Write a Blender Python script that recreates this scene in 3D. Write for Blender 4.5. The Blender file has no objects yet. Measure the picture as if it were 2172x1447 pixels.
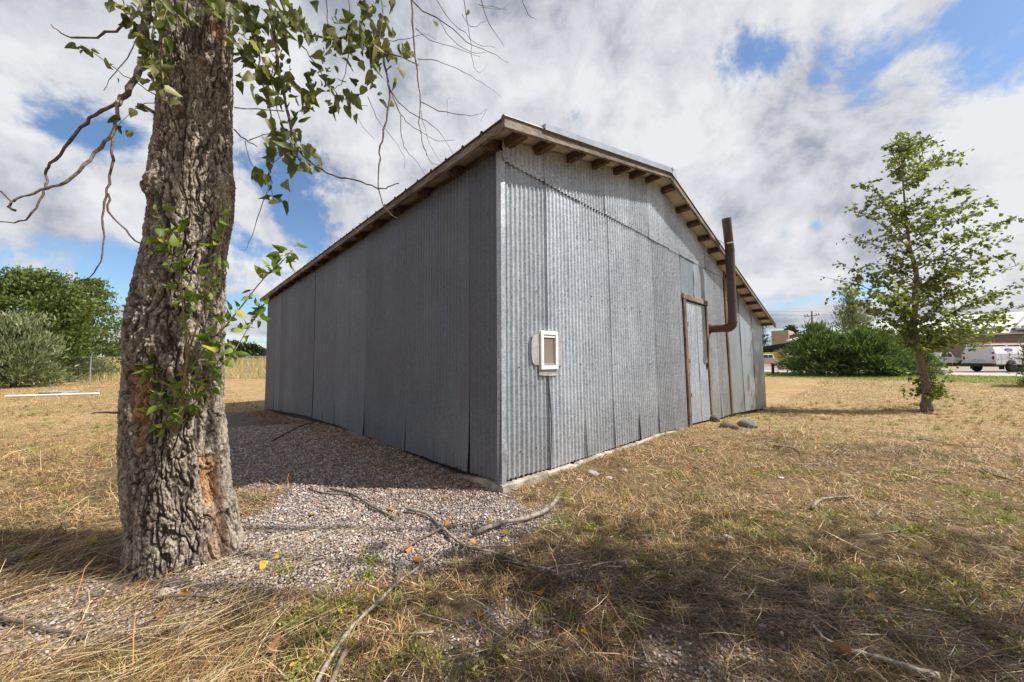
import bpy, math, random
import numpy as np
from mathutils import Vector, Matrix
random.seed(7); rng = np.random.default_rng(7)
scene = bpy.context.scene
PI = math.pi; rad = math.radians

# ------------------------------------------------------------------ camera
FPX, PITCH, ROLL, CZ = 739.4, .0528, -.006, 1.24
c_, s_ = math.cos(PITCH), math.sin(PITCH)
FW = np.array([0, c_, s_]); U0 = np.array([0, -s_, c_]); R0 = np.array([1., 0, 0])
RT = math.cos(ROLL)*R0 + math.sin(ROLL)*U0; UP = math.cos(ROLL)*U0 - math.sin(ROLL)*R0
cam = bpy.data.cameras.new('camera'); camo = bpy.data.objects.new('camera', cam)
scene.collection.objects.link(camo); scene.camera = camo
cam.sensor_width = 36; cam.lens = FPX/2172*36; cam.clip_end = 5000; cam.clip_start = .05
camo.matrix_world = Matrix(((RT[0], UP[0], -FW[0], 0), (RT[1], UP[1], -FW[1], 0), (RT[2], UP[2], -FW[2], CZ), (0, 0, 0, 1)))
def ray(x, y): return FW + RT*(x-1086)/FPX - UP*(y-723.5)/FPX
def at(x, y, d):                       # a point on the sight line at depth d metres
    v = ray(x, y); k = d/v[1]; return np.array([k*v[0], d, k*v[2]+CZ])
def grd(x, y, z=0.):
    v = ray(x, y); k = (z-CZ)/v[2]; return np.array([k*v[0], k*v[1], z])

# ------------------------------------------------------------------ sun + sky
SUN_EL, SUN_H = rad(50), (math.cos(rad(-5)), math.sin(rad(-5)))
S = Vector((SUN_H[0]*math.cos(SUN_EL), SUN_H[1]*math.cos(SUN_EL), math.sin(SUN_EL)))
sl = bpy.data.lights.new('sun', 'SUN'); sl.energy = 5.0; sl.angle = rad(.55); sl.color = (1, .95, .87)
so = bpy.data.objects.new('sun', sl); scene.collection.objects.link(so)
so.rotation_euler = S.to_track_quat('Z', 'Y').to_euler()
scene.view_settings.view_transform = 'Standard'; scene.view_settings.look = 'None'
scene.view_settings.exposure = 0.54; scene.view_settings.gamma = 1

world = bpy.data.worlds.new('World'); scene.world = world; world.use_nodes = True
wt = world.node_tree; wt.nodes.clear()
def N(t, kind, **kw):
    n = t.nodes.new(kind)
    for k, v in kw.items():
        if k.startswith('i_'):
            key = k[2:]; n.inputs[int(key) if key.isdigit() else key].default_value = v
        else: setattr(n, k, v)
    return n
def M(t, op, a, b=None, c=None, clamp=False):
    n = t.nodes.new('ShaderNodeMath'); n.operation = op; n.use_clamp = clamp
    for i, v in enumerate((a, b, c)):
        if v is None: continue
        if hasattr(v, 'is_output') or hasattr(v, 'links'): t.links.new(v, n.inputs[i])
        else: n.inputs[i].default_value = v
    return n.outputs[0]
def SM(t, v, a, b, lo=0., hi=1.):
    n = t.nodes.new('ShaderNodeMapRange'); n.interpolation_type = 'SMOOTHSTEP'
    t.links.new(v, n.inputs['Value']); n.inputs['From Min'].default_value = a; n.inputs['From Max'].default_value = b
    n.inputs['To Min'].default_value = lo; n.inputs['To Max'].default_value = hi
    return n.outputs['Result']
def MIX(t, f, a, b, bt='MIX'):
    n = t.nodes.new('ShaderNodeMix'); n.data_type = 'RGBA'; n.blend_type = bt
    for v, i in ((f, 0), (a, 6), (b, 7)):
        if hasattr(v, 'links'): t.links.new(v, n.inputs[i])
        else: n.inputs[i].default_value = v if i == 0 else (*v, 1) if len(v) == 3 else v
    return n.outputs[2]
sky = N(wt, 'ShaderNodeTexSky', sky_type='NISHITA', sun_disc=False, sun_elevation=SUN_EL, sun_rotation=math.atan2(SUN_H[0], SUN_H[1]), air_density=1.0, dust_density=.6, ozone_density=1.6)
tc = N(wt, 'ShaderNodeTexCoord'); sep = N(wt, 'ShaderNodeSeparateXYZ'); wt.links.new(tc.outputs['Generated'], sep.inputs[0])
zz = M(wt, 'ADD', M(wt, 'MAXIMUM', sep.outputs[2], 0.), .16)
comb = N(wt, 'ShaderNodeCombineXYZ')
wt.links.new(M(wt, 'DIVIDE', sep.outputs[0], zz), comb.inputs[0]); wt.links.new(M(wt, 'DIVIDE', sep.outputs[1], zz), comb.inputs[1]); comb.inputs[2].default_value = 3.7
nz = N(wt, 'ShaderNodeTexNoise', i_Scale=1.15, i_Detail=9., i_Roughness=.5, i_Distortion=.1); wt.links.new(comb.outputs[0], nz.inputs['Vector'])
nz2 = N(wt, 'ShaderNodeTexNoise', i_Scale=1.0, i_Detail=7., i_Roughness=.52, i_Distortion=.15)
mp = N(wt, 'ShaderNodeMapping'); mp.inputs['Location'].default_value = (4.3, 1.1, 2); wt.links.new(comb.outputs[0], mp.inputs[0]); wt.links.new(mp.outputs[0], nz2.inputs['Vector'])
nz3 = N(wt, 'ShaderNodeTexNoise', i_Scale=4.2, i_Detail=10., i_Roughness=.66, i_Distortion=.3); wt.links.new(tc.outputs['Generated'], nz3.inputs['Vector'])
# gaps of blue where the photograph's sky opens: (px, py, angular radius, weight)
GAPS = [(1590, 135, .085, 1.0), (1640, 185, .06, .7), (1790, 85, .08, .85), (1720, 215, .06, .3), (2140, 45, .08, .85), (1228, 252, .035, .62), (1320, 300, .04, .5), (1320, 305, .06, .6),
        (640, 395, .13, 1.), (770, 430, .12, .95), (540, 360, .10, .8), (870, 375, .12, .7), (400, 345, .08, .6), (215, 345, .07, .8), (70, 490, .10, 1.), (230, 565, .11, 1.), (30, 570, .07, .8), (120, 555, .08, .8), (560, 480, .06, .5),
        (1690, 620, .11, .9), (1640, 655, .06, .6), (560, 690, .10, .7), (250, 690, .10, .8), (930, 20, .10, .62), (690, 320, .07, .5), (470, 500, .10, .9), (500, 640, .10, .8), (2150, 560, .06, .4)]
acc = None
for (gx, gy, gr, gw) in GAPS:
    v = ray(gx, gy); v = v/np.linalg.norm(v)
    d = N(wt, 'ShaderNodeVectorMath', operation='DISTANCE'); wt.links.new(tc.outputs['Generated'], d.inputs[0]); d.inputs[1].default_value = tuple(v)
    g = SM(wt, d.outputs['Value'], 0., gr*2.3, gw, 0.)
    acc = g if acc is None else M(wt, 'MAXIMUM', acc, g)
base = M(wt, 'MULTIPLY_ADD', nz.outputs['Fac'], 1.5, -.02)
dens = M(wt, 'SUBTRACT', base, M(wt, 'MULTIPLY', acc, .52))
dens = M(wt, 'ADD', dens, M(wt, 'MULTIPLY', M(wt, 'SUBTRACT', nz3.outputs['Fac'], .5), 1.25))
nz4 = N(wt, 'ShaderNodeTexNoise', i_Scale=11., i_Detail=9., i_Roughness=.55, i_Distortion=.15); wt.links.new(tc.outputs['Generated'], nz4.inputs['Vector'])
dens = M(wt, 'ADD', dens, M(wt, 'MULTIPLY', M(wt, 'SUBTRACT', nz4.outputs['Fac'], .5), .55))
mask = SM(wt, dens, .20, .44)
ramp = N(wt, 'ShaderNodeValToRGB'); cr = ramp.color_ramp
cr.elements[0].position = .32; cr.elements[0].color = (.27, .31, .40, 1)
cr.elements[1].position = .72; cr.elements[1].color = (.93, .94, .97, 1)
e = cr.elements.new(.47); e.color = (.45, .48, .57, 1); e = cr.elements.new(.58); e.color = (.72, .73, .79, 1)
sh = M(wt, 'ADD', M(wt, 'MULTIPLY', nz2.outputs['Fac'], .75), M(wt, 'MULTIPLY', M(wt, 'SUBTRACT', nz3.outputs['Fac'], .5), .85))
sh = M(wt, 'ADD', sh, M(wt, 'MULTIPLY', M(wt, 'SUBTRACT', nz4.outputs['Fac'], .5), .35))
sh = M(wt, 'ADD', sh, M(wt, 'MULTIPLY', M(wt, 'SUBTRACT', nz.outputs['Fac'], .5), -.35))
# broad light: brighter bank to the upper right, duller to the upper left
for (gx, gy, gr, gw) in [(1850, 300, .75, .09), (2100, 150, .5, .04), (1250, 400, .35, .06), (1850, 560, .35, -.04), (620, 230, .40, .08), (150, 620, .4, .10), (100, 120, .6, -.03), (700, 560, .4, .08), (1200, 100, .35, .02), (1700, 480, .16, -.06), (1400, 250, .4, .05)]:
    v = ray(gx, gy); v = v/np.linalg.norm(v)
    d = N(wt, 'ShaderNodeVectorMath', operation='DISTANCE'); wt.links.new(tc.outputs['Generated'], d.inputs[0]); d.inputs[1].default_value = tuple(v)
    sh = M(wt, 'ADD', sh, SM(wt, d.outputs['Value'], 0., gr*1.4, gw, 0.))
wt.links.new(M(wt, 'ADD', sh, .155), ramp.inputs['Fac'])
b1 = N(wt, 'ShaderNodeBackground', i_Strength=.098); wt.links.new(MIX(wt, 1., sky.outputs[0], (.84, .97, 1.08), 'MULTIPLY'), b1.inputs[0])
b2 = N(wt, 'ShaderNodeBackground', i_Strength=.62); wt.links.new(ramp.outputs[0], b2.inputs[0])
ms = N(wt, 'ShaderNodeMixShader'); wt.links.new(mask, ms.inputs[0]); wt.links.new(b1.outputs[0], ms.inputs[1]); wt.links.new(b2.outputs[0], ms.inputs[2])
wo = N(wt, 'ShaderNodeOutputWorld'); wt.links.new(ms.outputs[0], wo.inputs[0])
world.cycles.sampling_method = 'MANUAL'; world.cycles.sample_map_resolution = 512

# ------------------------------------------------------------------ numpy noise
def _h(ix, iy, iz, s):
    n = (ix*374761393 + iy*668265263 + iz*2147483647 + s*974634777) & 0xffffffff
    n = ((n ^ (n >> 13))*1274126177) & 0xffffffff
    return ((n ^ (n >> 16)) & 0xffff)/65535.
def vnoise(p, s=0):
    p = np.asarray(p, float); i = np.floor(p).astype(np.int64); f = p-i; f = f*f*f*(f*(f*6-15)+10)
    o = 0
    for a in (0, 1):
        for b in (0, 1):
            for c in (0, 1):
                w = (f[:, 0] if a else 1-f[:, 0])*(f[:, 1] if b else 1-f[:, 1])*(f[:, 2] if c else 1-f[:, 2])
                o = o + w*_h(i[:, 0]+a, i[:, 1]+b, i[:, 2]+c, s)
    return o*2-1
def fbm(p, o=4, s=0, g=.5):
    a = 1; r = 0; t = 0
    for k in range(o): r = r + a*vnoise(np.asarray(p)*2**k, s+k*17); t += a; a *= g
    return r/t
def worley(p, s=0):
    p = np.asarray(p, float); i = np.floor(p).astype(np.int64)
    f1 = np.full(len(p), 9.); f2 = np.full(len(p), 9.)
    for a in (-1, 0, 1):
        for b in (-1, 0, 1):
            for c in (-1, 0, 1):
                j = i+np.array([a, b, c])
                q = np.stack([_h(j[:, 0], j[:, 1], j[:, 2], s+k*31) for k in range(3)], 1)+j
                d = np.sqrt(((q-p)**2).sum(1))
                f2 = np.where(d < f1, f1, np.minimum(f2, d)); f1 = np.minimum(f1, d)
    return f1, f2
def n2(x, y, sc, o=3, s=0):
    x = np.atleast_1d(np.asarray(x, float)); y = np.atleast_1d(np.asarray(y, float))
    return fbm(np.stack([x*sc, y*sc, np.zeros_like(x)+.37], 1), o, s)
def sst(a, b, x):
    t = np.clip((np.asarray(x, float)-a)/(b-a), 0, 1); return t*t*(3-2*t)

# ------------------------------------------------------------------ object helpers
C = scene.collection
def mesh(name, V, F, mat=None, smooth=False, mi=None):
    me = bpy.data.meshes.new(name); V = np.asarray(V, np.float32)
    if isinstance(F, np.ndarray) and F.ndim == 2:
        me.vertices.add(len(V)); me.vertices.foreach_set('co', V.ravel())
        k = F.shape[1]; me.loops.add(F.size); me.loops.foreach_set('vertex_index', F.ravel().astype(np.int32))
        me.polygons.add(len(F)); me.polygons.foreach_set('loop_start', np.arange(0, F.size, k, dtype=np.int32))
        me.update(calc_edges=True)
    else:
        me.from_pydata([tuple(map(float, v)) for v in V], [], [tuple(map(int, f)) for f in F]); me.update()
    for m in (mat if isinstance(mat, (list, tuple)) else [mat]):
        if m: me.materials.append(m)
    if mi is not None: me.polygons.foreach_set('material_index', np.asarray(mi, np.int32))
    if smooth: me.polygons.foreach_set('use_smooth', np.ones(len(me.polygons), bool))
    return me
def ob(name, me, parent=None, loc=None):
    o = bpy.data.objects.new(name, me); C.objects.link(o)
    if parent is not None:
        o.parent = parent; pl = Vector(parent.get('_b', (0, 0, 0))); o.location = Vector((0, 0, 0))-pl; o['_b'] = (0, 0, 0)
    if loc is not None: o.location = loc
    return o
def thing(name, label, cat, loc=(0, 0, 0), group=None):      # world-space children: child location is offset back
    o = bpy.data.objects.new(name, None); C.objects.link(o); o.location = loc; o['_b'] = tuple(float(v) for v in loc); o.empty_display_size = .1
    o['label'] = label; o['category'] = cat
    if group: o['group'] = group
    return o
def tag(o, label, cat, group=None, kind=None):
    o['label'] = label; o['category'] = cat
    if group: o['group'] = group
    if kind: o['kind'] = kind
    return o
def vattr(me, name, a):
    at_ = me.attributes.new(name, 'FLOAT', 'POINT'); at_.data.foreach_set('value', np.asarray(a, np.float32))
def recenter(o):                                             # origin to the thing's base
    me = o.data; n = len(me.vertices); co = np.empty(n*3, np.float32); me.vertices.foreach_get('co', co); co = co.reshape(-1, 3)
    b = np.array([co[:, 0].mean(), co[:, 1].mean(), co[:, 2].min()]); me.vertices.foreach_set('co', (co-b).ravel()); me.update()
    o.location = Vector(tuple(float(x) for x in b)); return o
class MB:
    def __init__(s): s.V = []; s.F = []; s.m = []; s.T = []
    def add(s, V, F, m=0):
        k = len(s.V); s.V += [tuple(map(float, v)) for v in V]; s.F += [tuple(i+k for i in f) for f in F]; s.m += [m]*len(F); return s
    def box(s, c, d, ax=None, m=0, tf=None):
        c = np.array(c, float); d = np.array(d, float)/2
        A = np.eye(3) if ax is None else np.array(ax, float)
        V = [c+A[0]*d[0]*i+A[1]*d[1]*j+A[2]*d[2]*k for i in (-1, 1) for j in (-1, 1) for k in (-1, 1)]
        return s.add(V, [(0, 1, 3, 2), (4, 6, 7, 5), (0, 4, 5, 1), (2, 3, 7, 6), (0, 2, 6, 4), (1, 5, 7, 3)], m)
    def tube(s, P, r, n=8, cap=True, m=0, jit=0):
        P = [np.array(p, float) for p in P]; r = [r]*len(P) if np.isscalar(r) else r
        up = None; k0 = len(s.V); V = []; F = []
        for i, p in enumerate(P):
            d = P[min(i+1, len(P)-1)]-P[max(i-1, 0)]; d = d/(np.linalg.norm(d)+1e-9)
            if up is None: up = np.cross(d, [0.3, .5, .81]); 
            up = up-d*np.dot(up, d); up /= np.linalg.norm(up)+1e-9; w = np.cross(d, up)
            for j in range(n):
                a = 2*PI*j/n; q = r[i]*(1+(random.uniform(-jit, jit) if jit else 0)); V.append(p+(up*math.cos(a)+w*math.sin(a))*q)
        for i in range(len(P)-1):
            for j in range(n): a = i*n+j; b = i*n+(j+1) % n; F.append((a, b, b+n, a+n))
        if cap: F.append(tuple(range(n-1, -1, -1))); F.append(tuple((len(P)-1)*n+j for j in range(n)))
        return s.add(V, F, m)
    def lathe(s, c, ax, prof, n=20, m=0):
        c = np.array(c, float); ax = np.array(ax, float); ax /= np.linalg.norm(ax); u = np.cross(ax, [.31, .2, .93]); u /= np.linalg.norm(u); w = np.cross(ax, u)
        V = []; F = []
        for (h, r) in prof:
            for j in range(n): a = 2*PI*j/n; V.append(c+ax*h+(u*math.cos(a)+w*math.sin(a))*r)
        for i in range(len(prof)-1):
            for j in range(n): a = i*n+j; b = i*n+(j+1) % n; F.append((a, b, b+n, a+n))
        F.append(tuple(range(n-1, -1, -1))); F.append(tuple((len(prof)-1)*n+j for j in range(n)))
        return s.add(V, F, m)
    def prism(s, P, d, m=0):                                  # polygon P extruded by vector d
        P = [np.array(p, float) for p in P]; n = len(P); d = np.array(d, float)
        return s.add(P+[p+d for p in P], [tuple(range(n-1, -1, -1)), tuple(range(n, 2*n))]+[(i, (i+1) % n, (i+1) % n+n, i+n) for i in range(n)], m)
    def ob(s, name, mat, parent=None, smooth=False, bevel=0):
        o = ob(name, mesh(name, s.V, s.F, mat, smooth, s.m if isinstance(mat, (list, tuple)) else None), parent)
        if len(s.T) == len(s.V) and s.T: vattr(o.data, 'tone', s.T)
        if bevel:
            b = o.modifiers.new('bevel', 'BEVEL'); b.width = bevel; b.segments = 2; b.limit_method = 'ANGLE'
        return o
def smoothpath(P, k=4):                                       # Catmull-Rom
    P = [np.array(p, float) for p in P]; Q = [2*P[0]-P[1]]+P+[2*P[-1]-P[-2]]; out = []
    for i in range(1, len(Q)-2):
        a, b, c, d = Q[i-1:i+3]
        for j in range(k):
            t = j/k; out.append(.5*((2*b)+(c-a)*t+(2*a-5*b+4*c-d)*t*t+(3*b-3*c+d-a)*t**3))
    out.append(P[-1]); return out

# ------------------------------------------------------------------ materials
def newmat(name):
    m = bpy.data.materials.new(name); m.use_nodes = True; t = m.node_tree; b = t.nodes['Principled BSDF']; return m, t, b
def OC(t, sc=(1, 1, 1)):
    c = N(t, 'ShaderNodeTexCoord'); mp = N(t, 'ShaderNodeMapping'); mp.inputs['Scale'].default_value = sc; t.links.new(c.outputs['Object'], mp.inputs[0]); return mp.outputs[0]
def NO(t, vec, scale, detail=4., rough=.55, dist=0.):
    n = N(t, 'ShaderNodeTexNoise', i_Scale=float(scale), i_Detail=float(detail), i_Roughness=rough, i_Distortion=dist); t.links.new(vec, n.inputs['Vector']); return n.outputs['Fac']
def BUMP(t, b, h, strength=.5, dist=.01):
    n = N(t, 'ShaderNodeBump', i_Strength=strength, i_Distance=dist); t.links.new(h, n.inputs['Height']); t.links.new(n.outputs[0], b.inputs['Normal'])
def simple(name, col, rough=.6, metal=0., var=.15, scale=8., sc=(1, 1, 1), bump=0., bd=.01, col2=None, spec=.5):
    m, t, b = newmat(name); v = OC(t, sc); n = NO(t, v, scale, 6)
    c2 = col2 or tuple(x*(1-var*2) for x in col); c1 = tuple(min(1, x*(1+var)) for x in col) if not col2 else col
    t.links.new(MIX(t, SM(t, n, .32, .68), c2, c1), b.inputs['Base Color'])
    b.inputs['Roughness'].default_value = rough; b.inputs['Metallic'].default_value = metal; b.inputs['Specular IOR Level'].default_value = spec
    if bump: BUMP(t, b, n, bump, bd)
    return m
def leafmat(name, c1, c2, c3=None, trans=.35, scale=3.):
    m, t, b = newmat(name); g = N(t, 'ShaderNodeNewGeometry'); rnd = g.outputs['Random Per Island']
    col = MIX(t, rnd, c1, c2)
    if c3: col = MIX(t, SM(t, rnd, .86, .95), col, c3)
    b.inputs['Roughness'].default_value = .55; b.inputs['Specular IOR Level'].default_value = .35
    t.links.new(col, b.inputs['Base Color'])
    tr = N(t, 'ShaderNodeBsdfTranslucent'); t.links.new(MIX(t, 1., col, (1.3, 1.5, .6), 'MULTIPLY'), tr.inputs[0])
    mx = N(t, 'ShaderNodeMixShader', i_0=trans); t.links.new(b.outputs[0], mx.inputs[1]); t.links.new(tr.outputs[0], mx.inputs[2])
    t.links.new(mx.outputs[0], t.nodes['Material Output'].inputs['Surface']); return m

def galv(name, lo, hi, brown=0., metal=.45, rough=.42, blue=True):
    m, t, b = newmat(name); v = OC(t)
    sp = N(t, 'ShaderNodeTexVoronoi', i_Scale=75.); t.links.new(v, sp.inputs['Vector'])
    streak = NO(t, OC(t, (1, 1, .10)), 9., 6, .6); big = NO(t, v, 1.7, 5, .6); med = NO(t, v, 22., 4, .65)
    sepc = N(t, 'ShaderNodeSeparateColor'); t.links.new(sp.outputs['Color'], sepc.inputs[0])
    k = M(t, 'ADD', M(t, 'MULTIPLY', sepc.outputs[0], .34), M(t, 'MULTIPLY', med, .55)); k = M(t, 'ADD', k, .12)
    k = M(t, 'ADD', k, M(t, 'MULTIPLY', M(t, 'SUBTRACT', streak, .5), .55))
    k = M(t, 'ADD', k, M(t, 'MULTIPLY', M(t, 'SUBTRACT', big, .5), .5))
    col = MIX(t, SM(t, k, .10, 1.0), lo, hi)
    if brown:
        pz = N(t, 'ShaderNodeSeparateXYZ'); gg = N(t, 'ShaderNodeNewGeometry'); t.links.new(gg.outputs['Position'], pz.inputs[0])
        up = SM(t, M(t, 'ADD', pz.outputs[2], M(t, 'MULTIPLY', streak, .9)), .7, 1.5)
        up = M(t, 'MULTIPLY', up, M(t, 'MULTIPLY', SM(t, streak, .3, .6), brown))
        col = MIX(t, up, col, (.105, .085, .08))
    tn = N(t, 'ShaderNodeAttribute', attribute_name='tone').outputs['Fac']; gz = N(t, 'ShaderNodeSeparateXYZ'); gp = N(t, 'ShaderNodeNewGeometry'); t.links.new(gp.outputs['Position'], gz.inputs[0])
    rs_n = NO(t, OC(t, (1, 1, .12)), 16., 5, .7); low = SM(t, M(t, 'SUBTRACT', gz.outputs[2], M(t, 'MULTIPLY', big, .9)), .35, -.35)
    col = MIX(t, M(t, 'MULTIPLY', SM(t, rs_n, .62, .74), M(t, 'ADD', M(t, 'MULTIPLY', low, .40), .12)), col, (.20, .115, .07))
    col = MIX(t, M(t, 'MULTIPLY', low, .22), col, (.26, .22, .18))
    cmb = N(t, 'ShaderNodeCombineXYZ'); tm = M(t, 'ADD', tn, 1.02); [t.links.new(tm, cmb.inputs[q_]) for q_ in range(3)]
    col = MIX(t, 1., col, cmb.outputs[0], 'MULTIPLY')
    t.links.new(col, b.inputs['Base Color']); b.inputs['Metallic'].default_value = metal
    t.links.new(M(t, 'ADD', M(t, 'MULTIPLY', med, .3), rough-.15), b.inputs['Roughness'])
    BUMP(t, b, NO(t, v, 5., 3), .25, .012)
    return m
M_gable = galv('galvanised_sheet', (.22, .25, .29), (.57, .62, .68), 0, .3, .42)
M_side = galv('shade_darkened_weathered_sheet', (.10, .12, .152), (.205, .238, .29), .42, .3, .5)  # weathered tint, with the long wall's shade darkened into the base colour
M_flat = galv('flat_sheet', (.17, .205, .25), (.35, .40, .455), 0, .35, .40)
M_roofm = galv('roof_sheet', (.30, .31, .33), (.55, .56, .58), 0, .5, .4)
M_lining = simple('roof_lining', (.55, .50, .42), .7, 0, .12, 3.)
M_trim = simple('flashing_metal', (.42, .46, .52), .38, .6, .1, 3.)

def woodmat(name, c1, c2, sc=(1, 1, 1), rough=.85):
    m, t, b = newmat(name); v = OC(t, sc); g = NO(t, v, 9., 8, .68, .4); k = NO(t, OC(t), 2.2, 3)
    col = MIX(t, SM(t, M(t, 'ADD', g, M(t, 'MULTIPLY', M(t, 'SUBTRACT', k, .5), .5)), .35, .68), c1, c2)
    t.links.new(col, b.inputs['Base Color']); b.inputs['Roughness'].default_value = rough; b.inputs['Specular IOR Level'].default_value = .2
    BUMP(t, b, g, .6, .004); return m
M_wood = woodmat('weathered_board', (.10, .08, .068), (.30, .255, .215), (1.2, 1.2, 9))
M_woodd = woodmat('dark_timber', (.045, .027, .017), (.15, .10, .07), (2, 2, 9))
M_post = woodmat('rusty_post_wood', (.05, .028, .018), (.19, .11, .065), (8, 8, .8))
M_frame = woodmat('door_frame_wood', (.09, .06, .045), (.25, .19, .14), (8, 8, 1))
M_conc = simple('old_concrete', (.40, .35, .29), .95, 0, .25, 7., bump=.8, bd=.02)
M_rust = simple('rusty_stovepipe', (.060, .050, .047), .6, .25, .3, 5., (1, 1, .5), .2, .003, col2=(.085, .045, .032))
M_rustend = simple('rusted_elbow', (.15, .06, .032), .8, .1, .3, 12., col2=(.07, .036, .026))
M_white = simple('white_plastic', (.80, .80, .79), .4, 0, .03, 3.)
M_flap = simple('smoky_vinyl_flap', (.20, .16, .13), .25, 0, .2, 2., col2=(.26, .215, .18))
M_steel = simple('bright_steel', (.7, .71, .73), .3, .8, .05)
M_black = simple('black_paint', (.015, .013, .013), .6, 0, .1)
M_dark = simple('shed_interior', (.03, .025, .02), .9, 0, .1)
# bark: attributes 'crack' (fissure), 'wood' (exposed), 'pale' (thin grey patches)
def barkmat(name, br=1., scale=1.):
    m, t, b = newmat(name); v = OC(t)
    a1 = N(t, 'ShaderNodeAttribute', attribute_name='crack').outputs['Fac']; a2 = N(t, 'ShaderNodeAttribute', attribute_name='wood').outputs['Fac']; a3 = N(t, 'ShaderNodeAttribute', attribute_name='pale').outputs['Fac']
    fine = NO(t, OC(t, (1, 1, .45)), 60.*scale, 6, .7, .5); med = NO(t, v, 9.*scale, 5, .6)
    col = MIX(t, SM(t, fine, .36, .62), (.095*br, .073*br, .056*br), (.41*br, .35*br, .285*br))
    col = MIX(t, M(t, 'MULTIPLY', SM(t, med, .45, .75), .55), col, (.52*br, .46*br, .39*br))
    col = MIX(t, M(t, 'MULTIPLY', a3, SM(t, fine, .42, .6)), col, (.62*br, .57*br, .48*br))
    col = MIX(t, a2, col, MIX(t, SM(t, NO(t, OC(t, (1, 1, .5)), 34., 6, .65), .35, .66), (.20, .085, .035), (.60, .38, .21)))
    col = MIX(t, M(t, 'MULTIPLY', a1, .78), col, (.028, .02, .016))
    t.links.new(col, b.inputs['Base Color']); b.inputs['Roughness'].default_value = .92; b.inputs['Specular IOR Level'].default_value = .2
    BUMP(t, b, fine, .9, .006); return m
M_bark = barkmat('cottonwood_bark')
M_twig = simple('grey_twig_bark', (.20, .155, .12), .85, 0, .3, 60., bump=.6, bd=.004, col2=(.085, .06, .05))
M_twigw = simple('pale_twig_bark', (.36, .31, .26), .85, 0, .3, 38., bump=.6, bd=.004, col2=(.13, .10, .08))
M_shoot = simple('young_shoot_bark', (.27, .22, .10), .7, 0, .2, 30., col2=(.17, .11, .05))
M_cut = simple('sawn_wood_end', (.33, .24, .155), .85, 0, .25, 30., col2=(.15, .095, .06))
M_leaf = leafmat('cottonwood_leaf', (.06, .085, .025), (.25, .25, .10), (.42, .40, .22), .33)
M_shleaf = leafmat('young_leaf', (.10, .17, .03), (.28, .34, .075), (.45, .42, .07), .38)
M_pleaf = leafmat('poplar_leaf', (.07, .105, .026), (.22, .26, .075), (.33, .32, .09), .38)
M_bush = leafmat('bush_leaf', (.06, .10, .025), (.16, .20, .055), (.22, .24, .08), .25)
M_jun = leafmat('juniper_spray', (.05, .09, .03), (.165, .235, .08), (.28, .33, .12), .2)
M_junb = leafmat('blue_juniper_spray', (.10, .135, .06), (.26, .29, .15), (.33, .33, .19), .2)
M_con = leafmat('dark_conifer_spray', (.022, .04, .022), (.05, .075, .04), None, .08)
M_strunk = simple('poplar_bark', (.20, .15, .12), .9, 0, .3, 20., (1, 1, .6), .7, .01, col2=(.085, .062, .05))

# ------------------------------------------------------------------ terrain
RV = np.array([math.cos(.7659), math.sin(.7659)]); LV = np.array([-RV[1], RV[0]]); C0 = np.array([-.0998, 3.362])
def hz(x, y, fine=True):
    x = np.asarray(x, float); y = np.asarray(y, float); r = np.hypot(x, y)
    dx = x-C0[0]; dy = y-C0[1]; t = dx*RV[0]+dy*RV[1]; s = dx*LV[0]+dy*LV[1]
    z = -.40*sst(6.0, 14.0, r)*(1-sst(24, 36, x*RV[0]+y*RV[1]))
    z = z-.05*sst(5, 2.5, r)*0
    berm = 1.55*sst(32, 42, y-.12*(x+30))*sst(0, -8, x)*(1-.25*sst(50, 80, y))      # weedy bank beyond the fence
    z = z+berm*(1+.10*np.sin(x*.21))
    if fine:
        sh_ = x.shape; n = n2(x.ravel(), y.ravel(), .9, 3, 5).reshape(sh_); m = n2(x.ravel(), y.ravel(), 5.5, 3, 6).reshape(sh_); z = z+(.03*n+.02*m)*sst(14, 5, r)
    return z
def axis(lo, a, b, hi, st, g):
    c = list(np.arange(a, b+1e-6, st)); d = st; x = b
    while x < hi: d *= g; x += d; c.append(x)
    d = st; x = a
    while x > lo: d *= g; x -= d; c.insert(0, x)
    return np.array(c)
gx = axis(-1500, -5.5, 8.5, 1500, .05, 1.09); gy = axis(-30, .5, 10.5, 2500, .05, 1.09)
X, Y = np.meshgrid(gx, gy, indexing='ij'); nx, ny = X.shape
def gravelmask(x, y):
    x = np.asarray(x, float); y = np.asarray(y, float)
    w = n2(x.ravel(), y.ravel(), 1.3, 4, 21).reshape(x.shape)*.38; w2 = n2(x.ravel(), y.ravel(), 4.5, 3, 25).reshape(x.shape)*.18
    dx = x-C0[0]; dy = y-C0[1]; t = dx*RV[0]+dy*RV[1]; s = dx*LV[0]+dy*LV[1]
    a = sst(.15, -.20, t+w*.6+w2)*sst(12.6, 11.8, s+w)                     # beside the long wall
    a = a*sst(-2.75, -2.35, t+w*.2)                                              # outer edge
    yl = np.interp(x, [-2.2, -1.2, -.5, 0, .3, .6], [1.85, 1.9, 2.12, 2.45, 2.75, 3.2]); b = sst(-.12, .12, y-yl+w*.35+w2*.8)                         # nearest edge, towards the camera
    left = sst(-2.25, -1.95, x+.0*y+w2)                                    # tree line
    m1 = a*np.maximum(b*left, sst(3.0, 3.8, y))
    p = sst(.42, .12, np.hypot((x-.85)*.7, (y-1.48)*1.3)+w2+w*.5)             # bare patch in the middle foreground
    q = np.maximum(sst(.28, .08, np.hypot(x-.38, y-2.1)+w2), sst(.34, .08, np.hypot(x+.08, (y-1.66)*1.2)+w2))
    r_ = sst(.6, .4, np.hypot((x+2.3)*.7, (y-1.75)*1.4)+w2*1.4)*.55
    return np.clip(np.maximum.reduce([m1, p*.42, q*.42, r_]), 0, 1)
Zt = hz(X, Y)
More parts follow.
